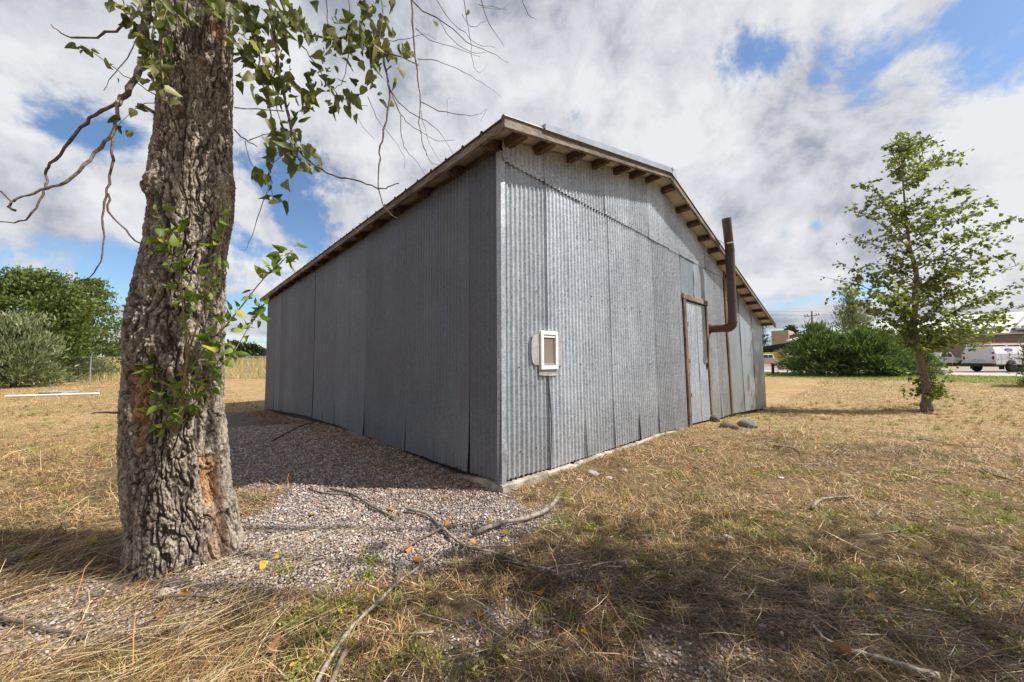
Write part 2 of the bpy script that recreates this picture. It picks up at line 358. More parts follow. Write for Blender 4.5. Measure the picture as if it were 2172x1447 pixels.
V = np.stack([X.ravel(), Y.ravel(), Zt.ravel()], 1)
ii = np.arange(nx*ny).reshape(nx, ny); F = np.stack([ii[:-1, :-1].ravel(), ii[1:, :-1].ravel(), ii[1:, 1:].ravel(), ii[:-1, 1:].ravel()], 1)
gmask = gravelmask(X, Y).ravel()
def greenmask(x, y):
    x = np.asarray(x, float); y = np.asarray(y, float); d = x*RV[0]+y*RV[1]
    return sst(25.2, 26.2, d-5.3+.6*n2(x.ravel(), y.ravel(), .7, 3, 9).reshape(x.shape))
def darkmask(x, y):                                                        # darker bands in ground and litter, centre and right foreground
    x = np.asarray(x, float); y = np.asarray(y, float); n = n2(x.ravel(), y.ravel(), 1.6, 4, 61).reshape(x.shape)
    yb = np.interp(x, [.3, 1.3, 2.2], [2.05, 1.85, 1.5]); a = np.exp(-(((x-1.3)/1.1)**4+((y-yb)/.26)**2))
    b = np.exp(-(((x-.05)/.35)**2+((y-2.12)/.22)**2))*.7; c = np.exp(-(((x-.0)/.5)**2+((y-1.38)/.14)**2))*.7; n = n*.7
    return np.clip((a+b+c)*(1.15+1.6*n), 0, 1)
M_ground, t, b = newmat('yard_ground')
v = OC(t)
am = N(t, 'ShaderNodeAttribute', attribute_name='gravel').outputs['Fac']; ag = N(t, 'ShaderNodeAttribute', attribute_name='green').outputs['Fac']; ad = N(t, 'ShaderNodeAttribute', attribute_name='dark_band').outputs['Fac']; ab = N(t, 'ShaderNodeAttribute', attribute_name='berm').outputs['Fac']
vo = N(t, 'ShaderNodeTexVoronoi', i_Scale=95.); t.links.new(v, vo.inputs['Vector'])
sc_ = N(t, 'ShaderNodeSeparateColor'); t.links.new(vo.outputs['Color'], sc_.inputs[0])
gr = N(t, 'ShaderNodeValToRGB'); cr = gr.color_ramp; t.links.new(sc_.outputs[0], gr.inputs[0])
cr.elements[0].color = (.15, .125, .115, 1); cr.elements[1].color = (.50, .46, .42, 1)
for p_, c__ in ((.25, (.28, .22, .19, 1)), (.45, (.33, .30, .30, 1)), (.65, (.38, .30, .26, 1)), (.8, (.26, .26, .29, 1))): e = cr.elements.new(p_); e.color = c__
gcol = MIX(t, SM(t, vo.outputs['Distance'], .35, .75), gr.outputs[0], (.09, .07, .06))
f1 = NO(t, v, 1.1, 5, .6); f2 = NO(t, v, 7., 6, .7); f3 = NO(t, OC(t, (1, 2.2, 1)), 45., 6, .75, .8); f4 = NO(t, v, .32, 4, .6)
f5 = NO(t, OC(t, (1, 1.6, 1)), 14., 5, .7, .6)
dry = MIX(t, SM(t, M(t, 'ADD', M(t, 'MULTIPLY', f3, .5), M(t, 'MULTIPLY', f5, .5)), .42, .58), (.15, .10, .055), (.56, .385, .19))
dry = MIX(t, M(t, 'MULTIPLY', SM(t, f2, .5, .7), .55), dry, (.26, .17, .085))
dry = MIX(t, M(t, 'MULTIPLY', SM(t, f1, .46, .62), .5), dry, (.30, .27, .10)); dry = MIX(t, M(t, 'MULTIPLY', SM(t, NO(t, v, 1.9, 5, .65), .52, .66), .55), dry, (.30, .19, .12))
f6 = NO(t, OC(t, (.7, 2.2, 1)), 2.6, 7, .72, .7); dry = MIX(t, M(t, 'MULTIPLY', SM(t, f4, .45, .65), .25), dry, (.60, .43, .22)); dry = MIX(t, M(t, 'MULTIPLY', SM(t, f6, .48, .60), .75), dry, (.19, .125, .06))
soil = MIX(t, SM(t, f2, .4, .65), (.06, .042, .028), (.15, .10, .065))
cg = N(t, 'ShaderNodeCameraData')
px_ = N(t, 'ShaderNodeSeparateXYZ'); gg_ = N(t, 'ShaderNodeNewGeometry'); t.links.new(gg_.outputs['Position'], px_.inputs[0])
dist_ = M(t, 'SQRT', M(t, 'ADD', M(t, 'POWER', px_.outputs[0], 2.), M(t, 'POWER', px_.outputs[1], 2.)))
dry = MIX(t, SM(t, dist_, 4.5, 9.5, .35, 1.), soil, dry)                   # bare soil shows between stems in the litter
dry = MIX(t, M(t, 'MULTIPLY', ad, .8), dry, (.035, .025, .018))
grn = MIX(t, SM(t, f2, .35, .65), (.14, .15, .04), (.27, .28, .08))
col = MIX(t, am, dry, gcol); col = MIX(t, ag, col, grn)
weed = MIX(t, SM(t, NO(t, OC(t, (3, 1, .6)), 2.2, 7, .7), .35, .68), (.25, .20, .06), (.52, .40, .18))
col = MIX(t, ab, col, weed)
t.links.new(col, b.inputs['Base Color']); b.inputs['Roughness'].default_value = .95; b.inputs['Specular IOR Level'].default_value = .15
hgt = MIX(t, am, f3, M(t, 'SUBTRACT', 1., vo.outputs['Distance'])); BUMP(t, b, hgt, .9, .02)
me = mesh('ground', V, F, M_ground, True)
vattr(me, 'gravel', gmask); vattr(me, 'green', greenmask(X, Y).ravel()); vattr(me, 'dark_band', darkmask(X, Y).ravel())
vattr(me, 'berm', (sst(30.5, 33, Y-.12*(X+30))*sst(0, -6, X)).ravel())
g = ob('ground', me); g['kind'] = 'structure'

# road: parallel to the long wall, R-distance 38..75
M_road = simple('pale_asphalt', (.42, .385, .37), .9, 0, .08, 2.); M_lot = simple('dusty_lot', (.30, .24, .20), .95, 0, .12, 1.5)
def RL(a, b_, z=0.): q = RV*a+LV*b_; return np.array([q[0], q[1], z])
for nm, a0, a1, z, mt in (('road', 37.6, 43.5, .006, M_road), ('parking_lot', 43.5, 120, .004, M_lot)):
    q = MB()
    q.add([RL(a0, -90, z), RL(a1, -90, z), RL(a1, 130, z), RL(a0, 130, z)], [(0, 1, 2, 3)])
    o = q.ob(nm, mt); o['kind'] = 'structure'

# ------------------------------------------------------------------ metal shed
shed = thing('metal_shed', 'weathered corrugated metal shed with low gable roof beside the cottonwood trunk', 'shed', (float(C0[0]), float(C0[1]), 0))
RIDGE_T, RIDGE_Z, MS = 3.487, 4.278, .237
T1, SL = 11.30, 12.15
def roofz(t): return RIDGE_Z-MS*abs(t-RIDGE_T)
def WP(t, z, o=0., lean=True):                                # point on gable wall, o outwards
    tt = t-(min(.09, .011*max(t, 0))*(z-1.6) if lean else 0); q = C0+RV*tt-LV*o; return np.array([q[0], q[1], z])
def SP(s, z, o=0.):
    q = C0+LV*s-RV*o; return np.array([q[0], q[1], z])
def zb_g(t): return float(np.interp(t, [0, .68, 2, 3.3, 4.9, 6, 7.24, 11.4], [.085, .06, .04, .035, -.055, -.1, -.11, -.38]))
def zb_s(s): return float(np.interp(s, [0, 1.2, 2.6, 4.8, 7.3, 12], [.085, .04, .0, .005, -.085, -.385]))
def sheet(mb, u0, u1, zlo, zhi, PF, amp=.0105, pitch=.0676, base=.012, fl=0., fr=0., rows=14, tear=0., per=8, ph=0., dent=.0015, seed=0):
    n = max(2, int(round((u1-u0)/pitch*per))); us = np.linspace(u0, u1, n+1); V = []; F = []
    gx_, gv_ = np.meshgrid(us, np.linspace(0, 1, rows+1), indexing='ij')
    dn = n2(gx_.ravel()*3+seed, gv_.ravel()*5, 1., 3, 91).reshape(gx_.shape)
    for i, u in enumerate(us):
        e = (u-u0)/(u1-u0)
        for j in range(rows+1):
            w = (j/rows)**1.0; lo = zlo(u)+(tear*random.uniform(-1, 1) if j == 0 else 0)+seed % 7*.002; z = lo+(zhi(u)-lo)*w
            low = max(0, 1-w*3.2)**2
            o = base+amp*math.cos(2*PI*(u/pitch)+ph)+dent*3*dn[i, j]+fl*low*max(0, 1-e*3)**2+fr*low*max(0, e*3-2)**2
            V.append(PF(u, z, o))
    r = rows+1
    for i in range(n):
        for j in range(rows): a = i*r+j; F.append((a, a+r, a+r+1, a+1))
    mb.add(V, F); mb.T += [tone_rng.uniform(-.16, .15)]*len(V)
tone_rng = random.Random(21)
# long side wall: sheets lapped every 0.705 m
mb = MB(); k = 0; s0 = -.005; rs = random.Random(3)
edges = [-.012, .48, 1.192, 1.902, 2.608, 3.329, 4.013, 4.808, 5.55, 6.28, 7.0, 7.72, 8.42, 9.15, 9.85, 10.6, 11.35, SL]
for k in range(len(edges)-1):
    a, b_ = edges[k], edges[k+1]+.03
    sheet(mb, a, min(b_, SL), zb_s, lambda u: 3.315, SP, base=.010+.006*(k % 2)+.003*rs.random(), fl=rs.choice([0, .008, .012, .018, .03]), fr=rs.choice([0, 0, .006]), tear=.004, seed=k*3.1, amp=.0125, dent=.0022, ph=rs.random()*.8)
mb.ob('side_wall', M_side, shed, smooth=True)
# gable wall
mb = MB()
ed = [.0, .667, 1.34, 2.0, 2.69, 3.36, 4.0, 4.60]
for k in range(len(ed)-1):
    sheet(mb, ed[k]-(0 if k else .012), ed[k+1]+(.03 if k < 6 else 0), zb_g, lambda u: 3.24, WP, base=.012+.003*(k % 2), fl=[0, .012, .02, .015, .03, .012, .01][k], tear=.006, seed=k*2.7+40, dent=.0018, ph=k*.5)
for k, (a, b_) in enumerate([(5.95, 6.62), (6.60, 7.30)]):
    sheet(mb, a, b_, zb_g, lambda u: 3.24, WP, base=.012+.006*k, fl=.025, tear=.005, seed=70+k, dent=.002)
mb.ob('gable_wall', M_gable, shed, smooth=True)
mb = MB()
ed = [-.012, .60, 1.246, 1.866, 2.521, 3.185, 3.808, 4.497, 5.176, 5.877, 6.55, 7.3]
for k in range(len(ed)-1):
    sheet(mb, ed[k], ed[k+1]+.03, lambda u: 3.19-.02*(1 if u > 4 else 0), lambda u: max(3.20, roofz(u)-.022), lambda u, z, o: WP(u, z, o, False), base=.030+.005*(k % 2), rows=6, tear=.0, seed=k*1.9+90, dent=.0015, ph=.6, fl=.01)
mb.ob('upper_gable_wall', M_gable, shed, smooth=True)
mb = MB()
sheet(mb, 4.60, 5.30, lambda u: 2.47, lambda u: 3.21, WP, amp=.002, base=.016, rows=6, seed=5, dent=.004)
sheet(mb, 5.27, 5.97, lambda u: 2.46, lambda u: 3.21, WP, amp=.002, base=.026, rows=6, seed=8, dent=.006)
mb.ob('door_head_sheet', M_flat, shed, smooth=True)
mb = MB()
for k, (a, b_) in enumerate([(7.40, 8.75), (8.72, 10.05), (10.0, T1)]):
    sheet(mb, a, b_, zb_g, lambda u: roofz(u)-.022, WP, amp=.0015, base=-.01+.010*k, rows=16, tear=.01, seed=120+k*5, dent=.0022, fr=0)
mb.ob('lean_to_wall', M_flat, shed, smooth=True)
# wall frame behind (dark interior), keeps light out
mb = MB()
pts = [(0.03, -.3), (T1-.03, -.5), (T1-.03, roofz(T1)-.05), (RIDGE_T, RIDGE_Z-.05), (.03, roofz(0)-.05)]
mb.prism([WP(t, z, -.05, False) for t, z in pts], -np.append(-LV, 0)*(SL-.1)); mb.ob('inner_frame', M_dark, shed)
# corner folded trim
mb = MB(); V = []; F = []
rows = 24
for j in range(rows+1):
    z = .075+(3.30-.075)*j/rows; bl = .018*math.exp(-((z-.35)/.12)**2)
    for (tt, ss) in ((.030, 0), (.0, 0), (0, .035)):
        q = C0+RV*tt+LV*ss-(LV if tt else LV*.7+RV*.7 if not ss else RV)*(.030+bl*random.random()); V.append((q[0], q[1], z))
for j in range(rows):
    for i in range(2): a = j*3+i; F.append((a, a+1, a+4, a+3))
mb.add(V, F); mb.ob('corner_trim', M_gable, shed)
# nails
mb = MB(); rs = random.Random(5)
for zrow in (.45, 1.15, 1.95, 2.75):
    for s in np.arange(.2, 12, .34): mb.lathe(SP(s+rs.uniform(-.03, .03), zrow+rs.uniform(-.03, .03), .019), (-RV[0], -RV[1], 0), [(0, .007), (.006, .004)], 6)
for zrow in (.35, 1.15, 2.0, 2.75):
    for t_ in np.arange(.2, 4.4, .27): mb.lathe(WP(t_+rs.uniform(-.03, .03), zrow+rs.uniform(-.04, .04), .021), (-LV[0], -LV[1], 0), [(0, .008), (.006, .006)], 6)
for t_ in np.arange(.05, 5.8, .1352/2*1): 
    if rs.random() < .6: mb.lathe(WP(t_, 3.25+rs.uniform(-.012, .012), .045, False), (-LV[0], -LV[1], 0), [(0, .006), (.005, .004)], 6)
mb.ob('nail_heads', M_black, shed)['kind'] = 'stuff'
# roof
def RP(t, s, dz=0.): q = C0+RV*t+LV*s; return np.array([q[0], q[1], roofz(t)+dz])
def roofsheet(ta, tb, s0, s1, dz, rib, step, mat, name):
    ss = []; s = s0
    while s < s1: ss += [(s, 0), (s+.016, rib), (s+.040, rib), (s+.056, 0)]; s += step
    ss.append((s1, 0)); V = []; F = []; ts = np.linspace(ta, tb, 9)
    for (s, h) in ss:
        for t_ in ts: V.append(RP(t_, s, dz+h))
    r = len(ts)
    for i in range(len(ss)-1):
        for j in range(r-1): a = i*r+j; F.append((a, a+1, a+r+1, a+r))
    m_ = MB().add(V, F); o = m_.ob(name, mat, shed); sd = o.modifiers.new('t', 'SOLIDIFY'); sd.thickness = .003; return o
TE, TR, SO = -.2154, 11.80, -.315
roofsheet(TE-.02, RIDGE_T, SO, SL+.3, 0, .022, .305, M_roofm, 'roof_slope'); roofsheet(RIDGE_T+.002, TR, SO, SL+.3, 0, .022, .305, M_roofm, 'roof_slope')
mb = MB()
for ta, tb in ((TE+.02, RIDGE_T), (RIDGE_T, TR-.02)):
    mb.add([RP(ta, SO+.05, -.014), RP(tb, SO+.05, -.014), RP(tb, SL+.25, -.014), RP(ta, SL+.25, -.014)], [(0, 1, 2, 3)])
mb.ob('roof_lining', M_lining, shed)
sl_ax = lambda sg: (np.array([RV[0], RV[1], sg*MS])/math.sqrt(1+MS*MS))
def board(mb, ta, tb, s0, th, top, h, sg):                   # board following the rake
    A = RP(ta, s0, top); B = RP(tb, s0, top); L3 = np.array([LV[0], LV[1], 0])*th
    V = []
    for P in (A, B):
        for q in (0, 1):
            for w in (0, 1): V.append(P+L3*q-np.array([0, 0, h])*w)
    mb.add(V, [(0, 1, 3, 2), (4, 6, 7, 5), (0, 4, 5, 1), (2, 3, 7, 6), (0, 2, 6, 4), (1, 5, 7, 3)])
mb = MB(); board(mb, TE-.01, 2.28, -.30, .038, -.006, .088, 1); mb.ob('fascia_board', M_wood, shed, bevel=.004)
mb = MB(); board(mb, 2.285, RIDGE_T-.002, -.298, .038, -.004, .084, 1); mb.ob('fascia_board', M_wood, shed, bevel=.004)
mb = MB(); board(mb, RIDGE_T, TR-.01, -.30, .038, -.006, .086, -1); mb.ob('fascia_board', M_wood, shed, bevel=.004)
# eave board along long side
mb = MB(); mb.box((RP(TE+.02, (SL-.0)/2, -.055)), (.035, SL+.5, .075), [np.append(RV, 0), np.append(LV, 0), (0, 0, 1)]); mb.ob('eave_board', M_wood, shed)
mb = MB(); mb.box((RP(.03, SL/2, -.13)), (.05, SL-.06, .10), [np.append(RV, 0), np.append(LV, 0), (0, 0, 1)]); mb.ob('wall_plate', M_woodd, shed)
rafs = [.03, .66, 1.35, 2.05, 2.73, 3.45, 4.15, 4.9, 5.65, 6.4, 7.1, 7.8, 8.5, 9.2, 9.9, 10.6, 11.3, 12.0]
proto = None
for s in rafs:
    if proto is None:
        mb = MB(); A = RP(TE+.045, 0, -.02); B = RP(.35, 0, -.02); L3 = np.append(LV, 0)*.045
        V = []
        for P, h in ((A, .115), (B, .14)):
            for q in (0, 1):
                for w in (0, 1): V.append(P+L3*q-np.array([0, 0, h])*w)
        mb.add(V, [(0, 1, 3, 2), (4, 6, 7, 5), (0, 4, 5, 1), (2, 3, 7, 6), (0, 2, 6, 4), (1, 5, 7, 3)]); proto = mb.ob('rafter_tail', M_woodd, shed, bevel=.003); base_loc = proto.location.copy(); o = proto
    else: o = proto.copy(); C.objects.link(o); o.parent = shed
    o.location = base_loc+Vector((*(LV*s), 0))
for t_ in [.06, .48, 1.05, 1.58, 2.14, 2.62, 3.15, 3.75, 4.40, 4.95, 5.55, 6.12, 6.75, 7.5, 8.27, 8.9, 9.5, 10.15, 10.9, 11.5]:
    sg = 1 if t_ < RIDGE_T else -1
    mb = MB(); ax = sl_ax(sg); nrm = np.cross(ax, np.append(LV, 0)); nrm = nrm*np.sign(nrm[2])
    mb.box(RP(t_, -.10, -.02)-nrm*.045, (.085, .32, .05 if t_ > 7 else .085), [ax, np.append(LV, 0), nrm]); mb.ob('purlin_end', M_woodd, shed)
# flashing strip on the rake
mb = MB(); V = []
for i in range(13):
    t_ = .30+(3.50-.30)*i/12; wv = .004*math.sin(i*1.9)
    for (o_, dz) in ((-.325, -.012), (-.332, .045+.02*i/12+wv), (-.20, .060+.02*i/12+wv)): V.append(RP(min(t_, RIDGE_T), o_, dz)+np.append(RV, 0)*max(0, t_-RIDGE_T))
F = [(i*3+j, i*3+j+1, i*3+j+4, i*3+j+3) for i in range(12) for j in range(2)]
mb.add(V, F); mb.add([RP(3.42, -.34, .075), RP(3.55, -.34, .082), RP(3.66, -.335, -.01), RP(3.60, -.335, -.01)], [(0, 1, 2, 3)]); o = mb.ob('ridge_flashing', M_trim, shed)
sd = o.modifiers.new('t', 'SOLIDIFY'); sd.thickness = .003
# foundation
mb = MB(); us = np.arange(-.04, 4.35, .06); V = []; F = []; rs = random.Random(9)
for u in us:
    n_ = float(n2(u, 1., 3., 3, 3)[0]); top = zb_g(max(u, 0))-.012+.022*n_-(.03 if 1.05 < u < 1.2 or 2.55 < u < 2.62 else 0); out = .055+.02*n_
    for (o_, z_) in ((-.04, top+.002), (out-.012, top), (out, top-.014), (out+.012, -.35)): V.append(WP(u, z_, o_, False))
for i in range(len(us)-1):
    for j in range(3): a = i*4+j; F.append((a, a+1, a+5, a+4))
mb.add(V, F); ends = WP(-.04, 0, 0, False)
V = []; F = []; ss = np.arange(-.055, 9, .12)
for s in ss:
    n_ = float(n2(s, 7., 3., 3, 3)[0]); top = zb_s(max(s, 0))-.02+.012*n_-.10*min(1, max(0, s-.3))
    for (o_, z_) in ((-.04, top), (.042+.012*n_, top-.004), (.055, -.5)): V.append(SP(s, z_, o_))
for i in range(len(ss)-1):
    for j in range(2): a = i*3+j; F.append((a, a+3, a+4, a+1))
mb.add(V, F); mb.ob('foundation', M_conc, shed)
# pet door
pd = ob('pet_door', None, shed); pd['_b'] = shed['_b']; pd.location = (0, 0, 0)
def wbox(mb, t0, t1, z0, z1, o0, o1, lean=False, m=0):
    V = [WP(t_, z_, o_, lean) for t_ in (t0, t1) for z_ in (z0, z1) for o_ in (o0, o1)]
    mb.add(V, [(0, 1, 3, 2), (4, 6, 7, 5), (0, 4, 5, 1), (2, 3, 7, 6), (0, 2, 6, 4), (1, 5, 7, 3)], m)
def child2(mb, name, mat, par, **k): return mb.ob(name, mat, par, **k)
t0, t1, z0, z1 = .515, .80, 1.130, 1.545
mb = MB(); fw_ = .042
wbox(mb, t0, t0+fw_, z0, z1, .015, .056); wbox(mb, t1-fw_, t1, z0, z1, .015, .056); wbox(mb, t0+fw_, t1-fw_, z1-fw_, z1, .015, .0555); wbox(mb, t0+fw_, t1-fw_, z0, z0+fw_, .015, .0555)
wbox(mb, t0+fw_, t1-fw_, z1-fw_-.030, z1-fw_-.003, .02, .046)
mb.ob('frame', M_white, pd, bevel=.004)
mb = MB(); wbox(mb, t0+fw_+.004, t1-fw_-.004, z0+fw_+.004, z1-fw_-.032, .022, .034); mb.ob('flap', M_flap, pd, bevel=.004)
mb = MB(); wbox(mb, t0+fw_+.006, t1-fw_-.006, z0+fw_+.006, z0+fw_+.022, .035, .041); mb.ob('flap_weight', simple('flap_edge', (.42, .36, .32), .5), pd)
for (tt, zz_) in ((t0+.012, z0+.10), (t0+.012, z1-.09), (t1-.012, z0+.10), (t1-.012, z1-.09)): mb = MB(); mb.lathe(WP(tt, zz_, .056, False), (-LV[0], -LV[1], 0), [(0, .006), (.003, .005)], 8); mb.ob('screw', M_steel, pd)
M_patch = galv('patch_sheet', (.26, .27, .28), (.48, .49, .50), 0, .3, .5)
def flash(poly, o_):
    mb = MB(); P = [WP(a, b_, o_ if i % 2 else o_+.004, False) for i, (a, b_) in enumerate(poly)]; mb.prism(P, np.append(LV, 0)*-.003); return mb
flash([(.40, 1.21), (.385, 1.30), (.385, 1.42), (.41, 1.49), (.445, 1.515), (.525, 1.52), (.525, 1.18), (.44, 1.18)], .030).ob('side_patch', M_patch, pd)
flash([(.79, 1.17), (.90, 1.165), (.905, 1.18), (.90, 1.50), (.79, 1.515)], .029).ob('side_patch', M_patch, pd)
flash([(.50, 1.138), (.50, 1.075), (.56, 1.068), (.64, 1.062), (.76, 1.062), (.815, 1.075), (.81, 1.138)], .031).ob('sill_patch', M_patch, pd)
# open seam under the pet door
mb = MB(); mb.add([WP(.655, 1.06, .026, False), WP(.672, 1.06, .026, False), WP(.700, .55, .028), WP(.692, .08, .027), WP(.678, .08, .027)], [(0, 1, 2, 3, 4)]); mb.ob('open_seam', M_dark, shed)
# door
dr = ob('door', None, shed); dr['_b'] = shed['_b']; dr.location = (0, 0, 0)
mb = MB()
sheet(mb, 4.74, 5.36, lambda u: zb_g(u)+.04, lambda u: 2.34, WP, amp=.004, pitch=.10, base=.020, rows=12, seed=31, dent=.003, tear=.004)
sheet(mb, 5.33, 5.85, lambda u: zb_g(u)+.04, lambda u: 2.34, WP, amp=.004, pitch=.10, base=.027, rows=12, seed=37, dent=.003, tear=.004)
M_door = galv('blue_white_door_sheet', (.13, .16, .21), (.42, .47, .53), 0, .25, .5); mb.ob('door_leaf', M_door, dr, smooth=True)
mb = MB(); wbox(mb, 4.60, 4.72, -.09, 2.36, .0, .055, True); mb.ob('jamb', M_frame, dr, bevel=.004)
mb = MB(); wbox(mb, 5.86, 5.95, -.12, 2.36, .0, .048, True); mb.ob('jamb', M_frame, dr, bevel=.004)
mb = MB(); wbox(mb, 4.58, 5.99, 2.365, 2.46, .0, .062, True); mb.ob('lintel', M_wood, dr, bevel=.004)
for z_ in (.5, 1.15, 1.85): mb = MB(); wbox(mb, 4.70, 4.78, z_, z_+.08, .04, .052, True); mb.ob('hinge', M_rustend, dr)
mb = MB(); wbox(mb, 5.74, 5.79, 1.02, 1.16, .035, .045, True); wbox(mb, 5.755, 5.775, 1.05, 1.13, .045, .07, True); mb.ob('handle', M_rustend, dr)
mb = MB(); wbox(mb, 7.29, 7.40, -.12, roofz(7.35)-.03, -.02, .055, True); mb.ob('corner_post', M_post, shed, bevel=.006)
# stovepipe
sp = ob('stovepipe', None, shed); sp['_b'] = shed['_b']; sp.location = (0, 0, 0)
PT = 6.09; P0 = WP(PT, 1.875, .02, False); P1 = WP(PT, 1.875, .36, False)
el = [WP(PT, 1.875+.10*(1-math.cos(a)), .36+.10*math.sin(a), False) for a in np.linspace(0, PI/2, 5)]
mb = MB(); mb.tube([P0, P1], .083, 18); mb.tube([p_ for p_ in el], .089, 18, True); mb.tube([WP(PT, 1.875, .37, False), WP(PT, 1.875, .345, False)], .092, 18); mb.tube([el[-1]-np.array([0, 0, .005]), el[-1]+np.array([0, 0, .03])], .092, 18)
mb.ob('elbow', M_rustend, sp)
for z_ in (2.45, 3.05): mb = MB(); c_b = el[-1]+np.array([0, 0, z_-1.975]); mb.tube([c_b-np.array([0, 0, .012]), c_b+np.array([0, 0, .012])], .0885, 20); mb.ob('joint_band', M_rustend if z_ < 3 else M_rust, sp)
top0 = el[-1]; top1 = WP(6.10, 3.50, .46, False); top2 = WP(5.93, 4.16, .46, False)
mb = MB(); mb.tube([top0, top0+(top1-top0)*.5], .083, 20); mb.tube([top0+(top1-top0)*.5, top1], .086, 20)
mb.tube([top1-np.array([0, 0, .02]), top1+(top2-top1)*.06], .089, 20); mb.tube([top1, top2], .085, 20, False); mb.tube([top1+(top2-top1)*.5, top2+(top1-top2)*.0], .077, 20, False)
mb.ob('flue', M_rust, sp, smooth=False)
mb = MB(); sc = top1+(top2-top1)*.25; dd = (top2-top1)/np.linalg.norm(top2-top1); mb.tube([sc-dd*.012, sc+dd*.012], .0905, 20)
mb.tube([sc+np.append(LV, 0)*.08, RP(5.8, -.27, .02)], .006, 6); mb.tube([sc+np.append(RV, 0)*.06, RP(6.35, -.28, .02)], .005, 6); mb.ob('strap', M_steel, sp)
mb = MB(); mb.lathe(WP(PT, 1.875, .02, False), (-LV[0], -LV[1], 0), [(0, .115), (.012, .112)], 20); mb.ob('wall_collar', M_rustend, sp)

# ------------------------------------------------------------------ leaf generators
def rot_rand(n, up=.5):
    nrm = rng.normal(size=(n, 3)); nrm[:, 2] += up; nrm /= np.linalg.norm(nrm, axis=1)[:, None]
    a = rng.normal(size=(n, 3)); a -= nrm*(a*nrm).sum(1)[:, None]; a /= np.linalg.norm(a, axis=1)[:, None]
    return nrm, a, np.cross(nrm, a)
LEAF = np.array([(0, 0, 0), (.30, -.06, .02), (.50, .12, .05), (.44, .40, .06), (.24, .72, .03), (0, 1.05, -.06), (-.24, .72, .03), (-.44, .40, .06), (-.50, .12, .05), (-.30, -.06, .02), (0, .35, -.04)])
LEAFF = np.array([(10, 0, 1), (10, 1, 2), (10, 2, 3), (10, 3, 4), (10, 4, 5), (10, 5, 6), (10, 6, 7), (10, 7, 8), (10, 8, 9), (10, 9, 0)])
def leaves(P, size, dirs=None, droop=.5, shape=LEAF, faces=LEAFF, wid=.9, curl=.25):
    n = len(P); size = np.broadcast_to(size, n)
    if dirs is None: nrm, d, w = rot_rand(n)
    else:
        d = dirs+rng.normal(size=(n, 3))*.35; d[:, 2] -= droop; d /= np.linalg.norm(d, axis=1)[:, None]
        w = np.cross(d, rng.normal(size=(n, 3))); w /= np.linalg.norm(w, axis=1)[:, None]; nrm = np.cross(w, d)
    sh = shape[None].repeat(n, 0).copy(); sh[:, :, 0] *= wid*(1+rng.normal(size=(n, 1))*.1)
    cz = rng.normal(size=(n, 1))*curl; sh[:, :, 2] += cz*sh[:, :, 1]**2*.6+np.abs(rng.normal(size=(n, 1)))*.3*np.abs(sh[:, :, 0])
    sh[:, :, :2] += rng.normal(size=(n, len(shape), 2))*.035
    V = P[:, None]+size[:, None, None]*(sh[:, :, :1]*w[:, None]+sh[:, :, 1:2]*d[:, None]+sh[:, :, 2:]*nrm[:, None])
    F = faces[None]+np.arange(n)[:, None, None]*len(shape)
    return V.reshape(-1, 3), F.reshape(-1, faces.shape[1])
QUAD = np.array([(0, 0, 0), (.42, .42, .05), (0, 1., 0), (-.42, .42, .05)]); QF = np.array([(0, 1, 2, 3)])
SPRAY = np.array([(0, 0, 0), (.13, .45, .05), (0, 1.25, 0), (-.13, .45, .05)])
def pathpts(P, rr, n=7, jit=0): return MB().tube(P, rr, n, jit=jit)

# ------------------------------------------------------------------ big cottonwood
tree = thing('cottonwood_tree', 'old cottonwood with thick furrowed trunk and leafy shoots, foreground beside the shed', 'tree', (-2.15, 2.275, 0))
TD = 3.13
prof = [(0, 333, 500), (60, 333, 499), (130, 331, 497), (200, 326, 497), (300, 321, 498), (360, 309, 500), (400, 305, 503), (450, 307, 500), (520, 294, 487), (560, 285, 483), (600, 276, 482), (660, 266, 481), (700, 260, 480), (760, 255, 479), (850, 248, 478), (880, 246, 480), (950, 246, 488), (1050, 250, 495), (1110, 255, 505), (1160, 258, 510), (1215, 262, 512)]
zs, cxs, cys, rs_ = [], [], [], []
for (y, xl, xr) in prof:
    a = ray(xl, y); b_ = ray(xr, y); m_ = ray((xl+xr)/2, y); A = math.atan2(a[0], a[1]); B = math.atan2(b_[0], b_[1]); az = (A+B)/2; r_ = TD*math.sin((B-A)/2)
    zs.append(CZ+m_[2]/math.hypot(m_[0], m_[1])*(TD if y < 1100 else TD-r_*.9)); cxs.append(TD*math.sin(az)); cys.append(TD*math.cos(az)); rs_.append(r_)
o_ = np.argsort(zs); zs = np.array(zs)[o_]; cxs = np.array(cxs)[o_]; cys = np.array(cys)[o_]; rs_ = np.array(rs_)[o_]
zs = np.concatenate([[-.15], zs, [6.0, 9.0]]); cxs = np.concatenate([[cxs[0]], cxs, [cxs[-1]+.1, cxs[-1]+.3]]); cys = np.concatenate([[cys[0]], cys, [cys[-1]+.1, cys[-1]+.2]]); rs_ = np.concatenate([[rs_[0]+.015], rs_, [.20, .13]])
na = 640; zrow = np.concatenate([np.arange(-.15, 4.3, .0042), np.arange(4.3, 9.01, .04)]); nzr = len(zrow)
A_, Z_ = np.meshgrid(np.linspace(0, 2*PI, na, endpoint=False), zrow, indexing='xy')
A_ = A_.ravel(); Z_ = Z_.ravel()
cxz = np.interp(Z_, zs, cxs); cyz = np.interp(Z_, zs, cys); rz = np.interp(Z_, zs, rs_)
ux, uy = np.cos(A_), np.sin(A_)
P3 = np.stack([ux*rz, uy*rz, Z_], 1)
